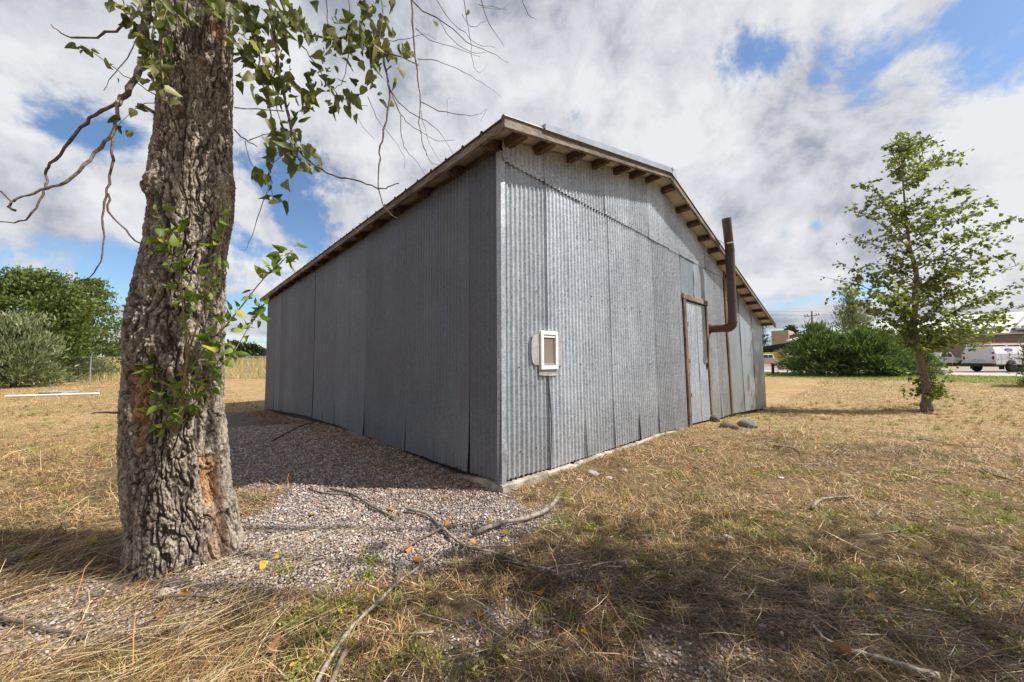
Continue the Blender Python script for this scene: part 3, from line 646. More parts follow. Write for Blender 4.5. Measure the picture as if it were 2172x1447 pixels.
def knotat(px, py):                                          # angle + height of a feature seen at (px,py)
    v = ray(px, py); z = None; hz_ = math.hypot(v[0], v[1]); k = (TD-.27)/hz_
    for _ in range(20):
        p = v*k+np.array([0, 0, CZ]); cxk = np.interp(p[2], zs, cxs); cyk = np.interp(p[2], zs, cys); rk = np.interp(p[2], zs, rs_)
        # intersect the ray with this circle
        a_ = v[0]**2+v[1]**2; b__ = -(v[0]*cxk+v[1]*cyk); cc = cxk**2+cyk**2-rk**2; D = max(0, b__*b__-a_*cc); k = (-b__-math.sqrt(D))/a_
    p = v*k+np.array([0, 0, CZ]); return math.atan2(p[1]-cyk, p[0]-cxk), p[2], rk, p
warp = np.stack([fbm(P3*np.array([6, 6, 3.]), 3, 11), fbm(P3*np.array([6, 6, 3.]), 3, 33), fbm(P3*np.array([5, 5, 4.]), 3, 55)], 1)
Q = P3*np.array([20., 20., 3.3])+warp*np.array([1.5, 1.5, .8])+.25*fbm(P3*np.array([40, 40, 22.]), 2, 61)[:, None]
f1_, f2_ = worley(Q, 3); edge = f2_-f1_
Q2 = P3*np.array([62., 62., 24.])+warp*3.2+.35*fbm(P3*90, 2, 62)[:, None]; g1, g2 = worley(Q2, 8); edge2 = g2-g1
big = fbm(P3*np.array([3.2, 3.2, 1.6]), 3, 71)
fine = fbm(P3*np.array([60, 60, 34.]), 3, 81)
ridged = 1-np.abs(fbm(P3*np.array([13, 13, 1.7])+warp*.9, 3, 91))*2.4
crack = np.maximum(sst(.15, .02, edge)*sst(-.35, .2, big*.9+ridged*.5), sst(.84, .99, ridged))
crack2 = sst(.22, .02, edge2)
smoothz = sst(2.0, 2.8, Z_)                                   # bark smoother higher up
disp = -.008-.015*crack*(1-.35*smoothz)-.013*sst(.80, .98, ridged)*(1-.4*smoothz)-.0065*crack2*(1-crack)+.0065*fine+.007*big+.002*sst(0, .5, edge)+.004*fbm(P3*np.array([130, 130, 60.]), 2, 83)
wood = np.zeros(len(A_)); pale = np.clip(fbm(P3*np.array([7, 7, 4.5]), 4, 101)*1.6+.05, 0, 1)*(.25+.75*smoothz)
KN = [(427, 132, .05, .035, 0), (322, 392, .065, .06, 1), (484, 388, .055, .05, 1), (318, 585, .075, .035, 2), (318, 716, .05, .018, 2), (297, 955, .035, .01, 2), (445, 975, .045, .03, 2), (470, 70, .09, .0, 3), (380, 225, .05, .02, 1), (300, 690, .16, .015, 4), (330, 700, .25, .02, 4)]
knobs = []
for (px, py, kr, kh, kt) in KN:
    ak, zk, rk, pk = knotat(px, py); da = np.angle(np.exp(1j*(A_-ak)))*rk; dz = Z_-zk; dd = np.hypot(da, dz*.85)
    disp += kh*np.exp(-(dd/kr)**2); 
    if kt in (1, 2): disp -= .6*kh*np.exp(-(dd/(kr*.42))**2); disp += .006*np.sin(dd/kr*9)*np.exp(-(dd/(kr*1.4))**2); crack *= 1-.8*np.exp(-(dd/(kr*.8))**2)
    if kt == 3: wood = np.maximum(wood, sst(.10, .05, dd+.03*big)*.8)
    knobs.append((ak, zk, rk, pk, kt, kr))
# wounds: orange rot on the left side, and the tan weeping scar below the right knot
def scar(px0, py0, px1, py1, w0, w1, depth, amt):
    global disp, wood, crack
    a0, z0_, r0_, _ = knotat(px0, py0); a1, z1_, r1_, _ = knotat(px1, py1)
    f = np.clip((Z_-z1_)/(z0_-z1_+1e-6), -.2, 1.2); ac = a1+(a0-a1)*f; w = w1+(w0-w1)*np.clip(f, 0, 1)
    da = np.abs(np.angle(np.exp(1j*(A_-ac))))*rz+.02*fbm(P3*14, 3, 131); e_ = sst(1.0, .75, da/w)*sst(-.08, .04, f+.0)*sst(1.10, .98, f)
    disp += -depth*e_+.012*e_*fbm(P3*np.array([26, 26, 14.]), 3, 141); wood = np.maximum(wood, e_*amt); crack *= 1-.65*e_
scar(287, 785, 292, 905, .085, .065, .035, .95); scar(300, 900, 285, 975, .045, .03, .018, .5)
scar(446, 968, 455, 1068, .070, .055, .012, .9); scar(456, 1050, 466, 1205, .055, .075, -.006, .42)
rr = rz+disp; rr = rr+.022*np.exp(-((Z_-0)/.10)**2)*(.4+.8*np.sin(A_*5+.8)**2)*(Z_ < .6)
V = np.stack([cxz+ux*rr, cyz+uy*rr, Z_], 1)
ii = np.arange(na*nzr).reshape(nzr, na); j2 = np.roll(ii, -1, 1)
F = np.stack([ii[:-1].ravel(), j2[:-1].ravel(), j2[1:].ravel(), ii[1:].ravel()], 1)
me = mesh('trunk', V, F, M_bark, True); vattr(me, 'crack', np.clip(crack+.35*crack2, 0, 1)); vattr(me, 'wood', wood); vattr(me, 'pale', pale)
ob('trunk', me, tree)
for (ak, zk, rk, pk, kt, kr) in knobs:
    if kt not in (0, 1, 2): continue
    out = np.array([math.cos(ak), math.sin(ak), .12 if kt < 2 else 0.]); L_ = {0: .035, 1: .026, 2: .004}[kt]; r_ = {0: .019, 1: .019, 2: kr*.36}[kt]
    p_ = np.array([np.interp(zk, zs, cxs)+math.cos(ak)*(rk+.002), np.interp(zk, zs, cys)+math.sin(ak)*(rk+.002), zk])
    mb = MB(); mb.tube([p_-out*.02, p_+out*L_*.5, p_+out*L_], [r_*1.15, r_*1.03, r_*.95], 12, jit=.06); mb.ob('branch_stub', M_cut, tree)
# thin stubs
mb = MB(); a_, z_, r_, p_ = knotat(325, 238); q_ = at(300, 222, p_[1]-.02); mb.tube([p_, q_], [.011, .009], 8); mb.ob('branch_stub', M_cut, tree)
mb = MB(); a_, z_, r_, p_ = knotat(250, 876); q_ = at(196, 876, p_[1]+.06); mb.tube([p_, (p_+q_)/2+np.array([0, 0, .004]), q_], [.007, .005, .003], 6); mb.ob('branch_stub', M_twig, tree)
# hanging branches: (points px, depth start, depth end, radius start, end)
def br(name, pts, d0, d1, r0, r1, mat=None, par=None, k=3, kink=.004):
    n = len(pts); P = [at(x, y, d0+(d1-d0)*i/(n-1)) for i, (x, y) in enumerate(pts)]; P = smoothpath(P, k)
    P = [p+rng.normal(size=3)*kink*(0 < i < len(P)-1) for i, p in enumerate(P)]
    rr_ = [(r0+(r1-r0)*i/(len(P)-1))*(1+.18*(i % 3 == 0)) for i in range(len(P))]
    o = MB().tube(P, rr_, 6).ob(name, mat or M_twig, par or tree, smooth=True); return P, o
main = {}
A, oA = br('branch', [(330, -240), (318, -120), (314, -20), (312, 40), (305, 80), (311, 125), (292, 152), (275, 188), (258, 208), (248, 222)], 2.2, 2.02, .026, .013)
br('branch', [(250, 218), (215, 235), (182, 258), (150, 300), (118, 340), (100, 360), (99, 395), (91, 412), (70, 455), (45, 471), (-5, 470)], 2.02, 1.9, .0085, .003)
br('branch', [(250, 215), (248, 250), (238, 281), (210, 310), (180, 350), (140, 387), (100, 400), (60, 413), (28, 428)], 2.02, 1.85, .0095, .005, M_twigw)
br('branch', [(2, 406), (22, 428), (20, 442), (34, 447)], 1.85, 1.85, .004, .006)
br('branch', [(239, 280), (237, 340), (230, 390), (223, 430), (218, 480), (218, 540), (205, 570), (172, 597), (118, 597)], 2.0, 2.0, .0075, .002)
br('branch', [(229, 410), (234, 450), (265, 487), (300, 520), (338, 552)], 2.0, 2.1, .005, .004)
br('branch', [(310, -10), (278, 45), (225, 72), (165, 83), (132, 70), (108, 52)], 2.1, 2.0, .008, .0025)
br('branch', [(300, 60), (290, 85), (262, 138), (238, 160), (220, 192)], 2.1, 2.05, .004, .0015)
Dp, _ = br('branch', [(332, 202), (282, 170), (232, 137), (192, 106), (165, 100)], 2.15, 2.05, .003, .0015)
D2, _ = br('branch', [(340, 217), (300, 222), (280, 237), (250, 268)], 2.1, 2.0, .0025, .0012)
U1, _ = br('branch', [(352, 216), (330, 190), (325, 120), (330, 40), (333, -40)], 1.95, 1.95, .008, .004, M_shoot)
U2, _ = br('branch', [(352, 216), (348, 180), (345, 100), (350, 20), (352, -60)], 1.95, 1.92, .005, .003, M_shoot)
Tp, _ = br('branch', [(290, -40), (300, 20), (315, 70), (330, 120)], 2.05, 1.98, .003, .002)
Tq, _ = br('branch', [(230, 0), (255, 15), (285, 50), (305, 90)], 2.05, 2.0, .003, .002)
# right side
E1, _ = br('branch', [(430, 10), (500, 2), (528, 30), (541, 72), (549, 125), (556, 165), (568, 215), (580, 265), (592, 300)], 2.1, 2.2, .007, .0035, k=3)
F1, _ = br('branch', [(560, -60), (580, 60), (590, 140), (603, 195), (612, 245), (623, 302), (655, 340), (682, 360), (722, 375), (765, 385), (800, 399), (822, 398), (846, 389)], 2.3, 2.15, .011, .0025, k=3)
G1, _ = br('branch', [(590, -40), (602, 20), (640, 66), (690, 80), (745, 84), (790, 108), (830, 114), (860, 125), (888, 139)], 2.3, 2.3, .008, .003)
G2, _ = br('branch', [(640, 98), (665, 130), (690, 170), (712, 195), (735, 215), (780, 225)], 2.3, 2.3, .004, .0015)
H1, _ = br('branch', [(760, -60), (775, 20), (798, 62), (812, 115), (824, 180), (826, 215), (815, 275), (808, 310), (805, 350), (804, 400), (812, 432), (828, 457), (842, 462)], 2.35, 2.3, .0095, .002, M_twig)
H2, _ = br('branch', [(800, -30), (812, 25), (805, 80), (790, 130), (788, 160)], 2.3, 2.3, .004, .002)
Vp, _ = br('branch', [(690, -30), (694, 40), (696, 70)], 2.3, 2.3, .0035, .0025)
Up, _ = br('branch', [(735, -30), (742, 30), (742, 70), (737, 130), (733, 155), (722, 178), (703, 190)], 2.3, 2.3, .0035, .0018)
for pts, r0, r1 in [([(868, -40), (876, 50), (878, 90), (883, 140), (886, 172), (892, 215), (888, 260), (896, 300), (905, 330)], .007, .002),
    ([(866, -20), (885, 15), (922, 36), (960, 60), (990, 90), (1040, 110), (1078, 133)], .005, .0012), ([(915, -20), (945, 30), (975, 62), (1010, 92), (1050, 101)], .003, .001),
    ([(980, -30), (990, 40), (997, 80), (1002, 130), (1016, 155), (1036, 135)], .003, .001), ([(1008, -30), (1040, 50), (1070, 100)], .0035, .001),
    ([(882, 60), (910, 85), (960, 100), (1018, 121)], .003, .001), ([(886, 125), (925, 130), (985, 153), (1020, 175), (1062, 205)], .0025, .001),
    ([(894, 217), (930, 234), (975, 245), (1012, 244), (1033, 232)], .0035, .001), ([(1033, 230), (1020, 258)], .0015, .001),
    ([(828, 190), (848, 218), (880, 245), (915, 263), (940, 290), (962, 330)], .004, .001), ([(830, 195), (846, 235), (860, 256), (890, 277), (930, 300), (965, 297)], .0035, .001),
    ([(850, 245), (853, 290), (862, 320), (885, 345), (902, 372)], .0028, .001), ([(893, 278), (898, 310), (915, 345), (935, 352)], .002, .001),
    ([(893, 235), (905, 290), (925, 330), (940, 350)], .002, .0008), ([(780, 205), (800, 250), (830, 290), (858, 335), (857, 358)], .002, .001),
    ([(753, 240), (770, 268), (793, 294)], .0015, .001), ([(497, 228), (545, 232), (603, 236)], .003, .003), ([(497, 275), (520, 297), (545, 311)], .0045, .003), ([(520, 298), (530, 345), (560, 370)], .002, .001),
    ([(575, 372), (562, 415), (545, 465), (528, 515), (522, 530), (508, 531)], .0035, .001), ([(625, 368), (618, 400), (611, 445)], .002, .001), ([(1104, -10), (1120, 30), (1138, 42)], .003, .0012), ([(1085, 5), (1060, 20), (1020, 15)], .002, .001),
    ([(812, 85), (835, 88), (870, 80), (900, 72), (925, 85)], .0025, .001), ([(950, 245), (948, 215), (955, 205)], .0015, .001), ([(560, 145), (590, 160), (607, 175)], .0035, .003), ([(528, 298), (560, 287), (610, 278)], .003, .002),
    ([(980, 30), (1000, 55), (1030, 45)], .002, .001), ([(1015, 10), (1045, 15), (1076, 22)], .002, .001), ([(930, 40), (960, 85), (1000, 110), (1030, 112)], .0022, .001), ([(497, 130), (520, 115), (530, 90)], .008, .006)]:
    br('branch', pts, 2.25+random.uniform(-.15, .35), 2.3+random.uniform(-.1, .3), r0, r1, M_twig if r0 < .004 else M_twig, k=3, kink=.003)
def onpath(P, n, lo=0., hi=1., spread=.03):
    P = np.array(P); idx = lo*(len(P)-1)+rng.random(n)*(hi-lo)*(len(P)-1); i = np.minimum(idx.astype(int), len(P)-2); f = (idx-i)[:, None]
    return P[i]*(1-f)+P[i+1]*f+rng.normal(size=(n, 3))*spread
def leafgroup(name, P, size, mat, droop=1.1, par=None, wid=.9, out=None):
    d = rng.normal(size=(len(P), 3))*.7
    if out is not None: d += out
    sz = size*(.42+rng.random(len(P))*.72)
    # petiole gap: leaf hangs a little away from the twig
    V, F = leaves(P+rng.normal(size=P.shape)*.012, sz, d, droop, wid=.78, curl=.5)
    return ob(name, mesh(name, V, F, mat, False), par or tree)
LG = []
LG.append(onpath(E1, 60, .15, .7, .035)); LG.append(onpath(E1, 12, .75, 1, .03)); LG.append(onpath(G1, 75, .12, .78, .05)); LG.append(onpath(G2, 26, .2, 1, .035)); LG.append(onpath(F1, 60, .0, .36, .05))
LG.append(onpath(F1, 26, .36, .52, .045)); LG.append(onpath(H1, 22, .05, .42, .045)); LG.append(onpath(H2, 26, .0, 1, .045)); LG.append(onpath(Up, 6, .1, .6, .03))
leafgroup('leaves', np.concatenate(LG), .085, M_leaf)
def pxcloud(boxes, d0, d1):
    out = []
    for (x0, y0, x1, y1, n) in boxes:
        for _ in range(n): out.append(at(random.uniform(x0, x1), random.uniform(y0, y1), random.uniform(d0, d1)))
    return np.array(out)
cl = pxcloud([(560, 295, 645, 355, 26), (550, 355, 600, 380, 8), (565, 405, 600, 430, 5), (545, 375, 575, 400, 4), (600, 150, 660, 235, 26), (690, 185, 750, 230, 10), (500, 0, 560, 110, 22), (560, 0, 640, 70, 22), (680, 60, 745, 140, 16), (780, 20, 835, 80, 8), (500, 165, 530, 190, 2), (760, 60, 800, 100, 6)], 2.15, 2.4)
leafgroup('leaves', cl, .080, M_leaf)
# small leafy twigs to join those clusters
for pts in ([(600, 100), (575, 160), (590, 230), (600, 300), (575, 350), (572, 380), (580, 420)], [(625, 302), (600, 330), (575, 350)], [(603, 195), (630, 180), (645, 215), (655, 235)]):
    br('branch', pts, 2.25, 2.25, .003, .0015)
LG = [onpath(U1, 34, .25, 1, .035), onpath(U2, 30, .3, 1, .04), onpath(Tp, 16, 0, 1, .03), onpath(Tq, 12, 0, .6, .03), onpath(D2, 5, .3, 1, .01), onpath(Dp, 9, .35, 1, .012), pxcloud([(270, 0, 340, 60, 14), (300, 60, 345, 160, 16), (345, 0, 500, 45, 22), (318, 160, 345, 200, 5), (480, 20, 510, 110, 8)], 1.9, 2.1)]
leafgroup('leaves', np.concatenate(LG), .066, M_leaf, .7)
# upper limbs and sparse crown; long ones added out of frame to shade foreground
mb = MB(); limbs = []
for (z0_, az, L_, rise) in [(4.6, -.3, 5.5, 3.0), (5.2, 1.4, 4.0, 3.6), (5.8, 2.6, 3.6, 3.2), (5.0, -1.1, 5.2, 2.9), (6.5, .4, 5.0, 2.6), (7.5, -.7, 4.6, 2.5), (7.0, 3.6, 3.6, 2.4), (8.9, .1, 3.6, 2.4), (5.3, -.13, 9.2, .6), (5.6, -.06, 10.2, .5), (5.0, -.19, 8.6, .4)]:
    b0 = np.array([np.interp(z0_, zs, cxs), np.interp(z0_, zs, cys), z0_]); d_ = np.array([math.cos(az), math.sin(az), 0])
    P = smoothpath([b0, b0+d_*L_*.3+np.array([0, 0, rise*.4]), b0+d_*L_*.65+np.array([0, .2, rise*.8]), b0+d_*L_+np.array([.2, 0, rise])], 4); limbs.append(P)
    mb.tube(P, list(np.linspace(.055 if len(limbs) < 9 else .035, .012, len(P))), 8)
mb.ob('limb', M_twig, tree)
CP = np.concatenate([onpath(P, 90, .35, 1., .42) if k < 8 else onpath(P, 460, .74, 1.02, .30) for k, P in enumerate(limbs)])
V, F = leaves(CP, rng.uniform(.07, .11, len(CP))); ob('crown', mesh('crown', V, F, M_leaf), tree)  # leaves, with dense clusters added on the long limbs for their shade
# shoots on the trunk
def shoot(pts, dd, r0, r1, nl, size, lo=.15, mat=M_shoot, name='sprout'):
    P = []
    n = len(pts)
    for i, (x, y) in enumerate(pts):
        P.append(at(x, y, dd[0]+(dd[1]-dd[0])*i/(n-1)))
    P = smoothpath(P, 3); pb = MB().tube(P, list(np.linspace(r0, r1, len(P))), 7); nl = int(nl*2.3); size *= .98
    LP = onpath(P, nl, lo, 1, .012); d = rng.normal(size=(nl, 3))*.8; d[:, 1] -= .15; d[:, 2] += .25
    # short petioles
    sz = size*(.5+rng.random(nl)*.7)*np.linspace(1.05, .75, nl)
    offs = d/np.linalg.norm(d, axis=1)[:, None]*(sz*.55)[:, None]
    for a, b_ in zip(LP, LP+offs): pb.tube([a, b_], .0013, 4, False)
    V, F = leaves(LP+offs, sz, d, .45, wid=.72, curl=.5)
    o = pb.ob(name, mat, tree, smooth=True); ob('leaves', mesh('leaves', V, F, M_shleaf), o)
ft = knotat(376, 912)[3]; d0 = ft[1]
shoot([(374, 915), (384, 880), (386, 850), (395, 790), (402, 735)], (d0, d0-.06), .012, .008, 6, .06)
shoot([(398, 770), (392, 690), (383, 620), (366, 545), (352, 490), (333, 448)], (d0-.05, d0-.03), .005, .002, 15, .07)
shoot([(400, 760), (390, 680), (384, 590), (380, 520), (378, 478)], (d0-.06, d0-.06), .004, .002, 13, .065)
shoot([(402, 740), (425, 670), (445, 610), (462, 550), (475, 490), (482, 458)], (d0-.05, d0-.05), .005, .002, 15, .072)
shoot([(400, 790), (440, 730), (480, 690), (520, 640), (560, 590), (600, 553), (621, 530)], (d0-.05, d0+.06), .0055, .0018, 21, .07)
shoot([(470, 775), (500, 740), (530, 690), (555, 655), (575, 625)], (d0-.02, d0+.1), .0035, .0015, 12, .07)
shoot([(400, 830), (430, 810), (460, 770), (480, 745)], (d0-.06, d0-.03), .004, .0015, 9, .075)
shoot([(385, 850), (350, 790), (325, 740), (305, 690), (278, 650)], (d0-.02, d0+.05), .0035, .0015, 13, .05)
shoot([(390, 860), (360, 820), (330, 800), (312, 770)], (d0-.05, d0-.05), .0035, .0015, 13, .055)
shoot([(380, 880), (352, 860), (330, 855), (310, 880)], (d0-.04, d0-.05), .003, .0015, 9, .05)
shoot([(388, 870), (420, 850), (445, 815), (470, 790)], (d0-.05, d0-.05), .004, .0015, 11, .065)
shoot([(376, 910), (365, 895), (352, 900), (348, 912)], (d0-.02, d0-.05), .003, .0015, 5, .045)
shoot([(395, 800), (400, 840), (388, 880), (385, 900)], (d0-.07, d0-.08), .003, .0015, 6, .055)

# ------------------------------------------------------------------ young poplar on the right
TB = grd(1965, 868, -.31); TY = TB[1]
pop = thing('poplar_sapling', 'slim young poplar leaning on dry grass right of the shed', 'tree', tuple(float(x) for x in TB))
tp_ = [(1966, 872), (1965, 845), (1964, 818), (1951, 757), (1938, 692), (1943, 628), (1943, 574), (1932, 536), (1924, 481), (1918, 418), (1913, 354), (1911, 292)]
TP = smoothpath([at(x, y, TY) for x, y in tp_], 4)
rr_ = np.interp(np.linspace(0, 1, len(TP)), [0, .06, .2, .5, .8, 1], [.145, .105, .09, .06, .024, .006])
MB().tube(TP, list(rr_), 12, jit=.06).ob('trunk', M_strunk, pop, smooth=True)
mb = MB(); mb.tube([TB+np.array([-.12, -.05, -.1]), TB+np.array([-.16, -.06, .16]), TB+np.array([-.14, -.05, .24])], [.09, .07, .05], 8, jit=.1)
TPn = np.array(TP); tips = [(1738, 586), (1770, 560), (1775, 610), (1790, 640), (1792, 500), (1790, 440), (1806, 392), (1830, 430), (1868, 312), (1880, 350), (1911, 285), (1935, 300), (1982, 302), (1995, 345), (2030, 340), (2000, 400), (2058, 400), (2112, 425), (2080, 450), (2152, 460), (2110, 500), (2144, 505), (2135, 540), (2185, 555), (2172, 600), (2190, 640), (2130, 625), (2180, 690), (2125, 700), (2085, 735), (2060, 690), (2000, 735), (1985, 700), (1890, 700), (1850, 665), (1825, 690), (1800, 650), (1850, 560), (1860, 500), (2040, 560), (2060, 620), (1990, 480), (1880, 440)]
PL = []
for (x, y) in tips:
    for rep in range(2):
        if rep and random.random() < .5: continue
        if rep: x_ = 1930+(x-1930)*random.uniform(.35, .85); y_ = y+random.uniform(-15, 35)
        else: x_, y_ = x, y
        dy = random.uniform(-1.0, 1.0)*(1.6 if rep else .8)
        tip = at(x_, y_, TY+dy); ya = min(740, max(330, y_+abs(x_-1930)*random.uniform(.30, .50)+20)); i = int(np.argmin(np.abs(TPn[:, 2]-at(1940, ya, TY)[2]))); b0 = TPn[i]
        mid = b0*.45+tip*.55+np.array([0, 0, .18]); P = smoothpath([b0, b0*.78+tip*.22+np.array([0, 0, .03]), mid, tip], 4)
        L_ = np.linalg.norm(tip-b0); mb.tube(P, list(np.linspace(.008+.006*L_, .003, len(P))), 5)
        nl = int(10+L_*16); PL.append(onpath(P, nl, .2, 1.0, .05))
        for q in range(int(4+L_*3.7)):                          # side twigs carry the leaves
            i0 = random.uniform(.18, .98)*(len(P)-1); a_ = P[int(i0)]; e_ = a_+np.array([random.gauss(.12, .26), random.gauss(0, .28), random.gauss(.10, .17)]); mb.tube([a_, (a_+e_)/2+np.array([0, 0, .02]), e_], [.006, .005, .003], 4, False); PL.append(onpath([a_, e_], 9, .15, 1.08, .035))
mb.ob('branches', M_strunk, pop)
PL.append(onpath(TP, 60, .28, 1, .3))
# basal shoots
sb = MB()
for k in range(26):
    q = TB+np.array([.42, .1, .95])+rng.normal(size=3)*np.array([.26, .28, .36]); e0_ = TB+np.array([.05, 0, random.uniform(.1, .8)]); sb.tube([e0_, (e0_+q)/2+np.array([.05, 0, -.05]), q], [.008, .006, .003], 5, False); PL.append(onpath([e0_, (e0_+q)/2, q], 20, .3, 1.05, .06))
sb.ob('basal_shoots', M_strunk, pop)
PL = np.concatenate(PL); d = rng.normal(size=PL.shape)*.6; d[:, 0] += .75; d[:, 2] -= .3
V, F = leaves(PL, rng.uniform(.085, .14, len(PL)), d, .15, shape=QUAD, faces=QF, wid=.85); ob('crown', mesh('crown', V, F, M_pleaf), pop)

# ------------------------------------------------------------------ background bushes and trees
def blobs(cx, cy, z0, w, dpt, h, n, shape='round'):
    P = []
    while len(P) < n:
        u = rng.random(); th = rng.random()*2*PI
        if shape == 'cone': rr = (1-u)**.75*(.25+.75*rng.random())
        elif shape == 'spread': rr = math.sqrt(max(0, 1-u**1.6))*(.35+.65*rng.random())
        else: rr = math.sqrt(max(0.02, 1-(2*u-.85)**2*.85 if u < .95 else .1))*(.35+.65*rng.random())
        P.append((cx+w/2*rr*math.cos(th), cy+dpt/2*rr*math.sin(th), z0+h*u))
    return np.array(P)
def foliage(centres, per, spread, size, mat, name, par, shape=QUAD, up=.3, wid=.9, outd=None, cen=None):
    n = len(centres); sc = rng.uniform(.6, 1.3, n)
    P = np.repeat(centres, per, 0)+rng.normal(size=(n*per, 3))*spread*np.repeat(sc, per)[:, None]*np.array([1, 1, .6])
    if cen is not None:
        d = P-cen; d /= np.linalg.norm(d, axis=1)[:, None]+1e-6; d[:, 2] += up; d += rng.normal(size=d.shape)*.35
    else: d = rng.normal(size=P.shape); d[:, 2] += up
    V, F = leaves(P, size*rng.uniform(.7, 1.3, len(P)), d, 0., shape=shape, faces=QF, wid=wid, curl=.2)
    return ob(name, mesh(name, V, F, mat), par)
M_tk = simple('bush_wood', (.10, .075, .06), .9, 0, .3, 10.)
def bush(name, label, cat, px, y, z, wpx, toppx, mat, n, per, spread, size, shape, leafshape=QUAD, depth=None, group=None, dscale=.8, up=.3, wid=.9, basew=.1):
    b_ = grd(px, y, z) if depth is None else at(px, y, depth); b_[2] = float(hz(b_[0], b_[1], False)) if depth is None else b_[2]
    D = b_[1]; top = at(px, toppx, D)[2]; w = wpx/FPX*D; h = top-b_[2]
    r = thing(name, label, cat, tuple(float(v_) for v_ in b_), group)
    cs = blobs(b_[0], b_[1], b_[2]+h*.03, w, w*dscale, h*.94, n, shape)
    if leafshape is SPRAY: cs[:, 2] = b_[2]+(cs[:, 2]-b_[2])*(.90+.42*n2(cs[:, 0], cs[:, 1], 1.1, 2, 77)); spread *= 1.25
    foliage(cs, per, spread, size, mat, 'crown', r, leafshape, up, wid, cen=np.array([b_[0], b_[1], b_[2]+h*.2]))
    mb = MB(); mb.tube([b_-np.array([0, 0, .2]), b_+np.array([0, 0, h*.45]), b_+np.array([.05*w, 0, h*.93])], [h*.025+.03, h*.018+.02, .02], 7)
    for k in range(16):
        q = cs[random.randrange(len(cs))]; s0_ = b_+np.array([0, 0, max(.05, (q[2]-b_[2])*.5)]); mb.tube([s0_, (s0_+q)/2+np.array([0, 0, .1]), q], [.05, .03, .012], 5)
    mb.ob('trunk', M_tk, r); return r
bush('broadleaf_tree', 'large dense green tree behind the grey-green juniper at the left edge', 'tree', 62, 812, -.4, 235, 578, M_bush, 420, 55, .42, .24, 'round', dscale=.7)
bush('broadleaf_tree', 'smaller dark green tree right of the large dense tree, left of the cottonwood trunk', 'tree', 178, 806, -.4, 118, 592, M_bush, 150, 50, .34, .2, 'round', dscale=.9)
bush('juniper', 'grey-green upright juniper in front of the trees at the left edge', 'bush', 28, 822, -.4, 150, 662, M_junb, 190, 70, .26, .26, 'spread', SPRAY, dscale=.8, up=.9)
bush('roadside_shrub', 'low green shrub growing against the wire fence beside its leaning post', 'bush', 196, 806, -.4, 62, 752, M_junb, 36, 60, .22, .2, 'spread', SPRAY, dscale=.8, up=.5)
# right
bush('juniper', 'broad dark green juniper directly right of the shed corner, beside the road', 'bush', 1742, 804, -.36, 150, 704, M_jun, 170, 80, .22, .26, 'spread', SPRAY, dscale=.8, up=.5)
bush('juniper', 'broad dark green juniper in the middle, under the tall thin conifer', 'bush', 1838, 806, -.36, 150, 690, M_jun, 180, 80, .22, .26, 'spread', SPRAY, dscale=.8, up=.5)
bush('juniper', 'green juniper showing behind the slim poplar trunk', 'bush', 1915, 805, -.36, 120, 712, M_jun, 110, 80, .20, .24, 'spread', SPRAY, dscale=.8, up=.5)
bush('conifer', 'tall thin sparse conifer rising behind the dark junipers', 'tree', 1812, 792, -.3, 120, 588, M_junb, 190, 34, .24, .26, 'cone', SPRAY, dscale=.9, up=.1)
bush('juniper', 'grey-green juniper cut off by the right edge in front of the service truck', 'bush', 2224, 826, -.36, 66, 715, M_junb, 60, 70, .16, .2, 'spread', SPRAY, dscale=.8, up=.5)
bush('conifer', 'dark conifer peeking out just behind the shed corner', 'tree', 1610, 764, 0, 52, 690, M_con, 60, 40, .5, .6, 'cone', SPRAY, depth=75, up=0.)
bush('conifer', 'distant dark treetop above the tan parapet roof', 'tree', 1679, 740, 0, 24, 693, M_con, 24, 40, .7, .9, 'round', depth=150)
# distant trees between trunk and shed, and at the horizon
far = [(492, 26, 728), (512, 22, 731), (535, 20, 735), (480, 18, 738), (553, 12, 745), (556, 16, 748), (245, 14, 735), (585, 14, 740), (610, 18, 742)]
farl = ['tallest far-off dark tree on the horizon right of the cottonwood trunk', 'second far-off tree right of the trunk, beside the tallest', 'third far-off tree right of the trunk, lower than the first two', 'far-off tree touching the right edge of the trunk', 'small far-off tree close to the far end of the shed', 'lowest far-off shrub beside the far end of the shed', 'small far-off tree beside the double-armed utility pole', None, None]
for (x, w, ty), lb in zip(far, farl):
    if lb: bush('distant_tree', lb, 'tree', x, 757, 0, w, ty, M_con, 26, 26, 1.0, 1.1, 'round', depth=140, group='far trees along the horizon')

# ------------------------------------------------------------------ chain link fence
fen = thing('chain_link_fence', 'tall chain link fence along the weedy bank behind the yard', 'fence', (-28., 29., -.42))
M_galvp = simple('galvanised_post', (.40, .41, .42), .5, .5, .1)
FA = grd(190, 812, -.42); FB = grd(522, 808, -.42); fd = (FB-FA)/np.linalg.norm(FB-FA); flen = np.linalg.norm(FB-FA)
def FPt(u, z): p = FA+fd*u; return np.array([p[0], p[1], hz(p[0], p[1], False)+z])
step = flen/4
for k in range(-2, 9):
    u = k*step; mb = MB(); mb.tube([FPt(u, -.1), FPt(u, 2.05)], .04 if k % 4 == 0 else .03, 8)
    if k == 0: mb.tube([FPt(u, 2.05), FPt(u, 2.1), FPt(u, 2.1)+fd*.15+np.array([0, 0, .32])], .03, 6)
    mb.ob('post', M_galvp, fen)
mb = MB(); mb.tube([FPt(-2*step, 2.03), FPt(8*step, 2.03)], .02, 6); mb.ob('top_rail', M_galvp, fen)
mb = MB(); zlo, zhi = .03, 2.0; span = 10*step; u = -2*step
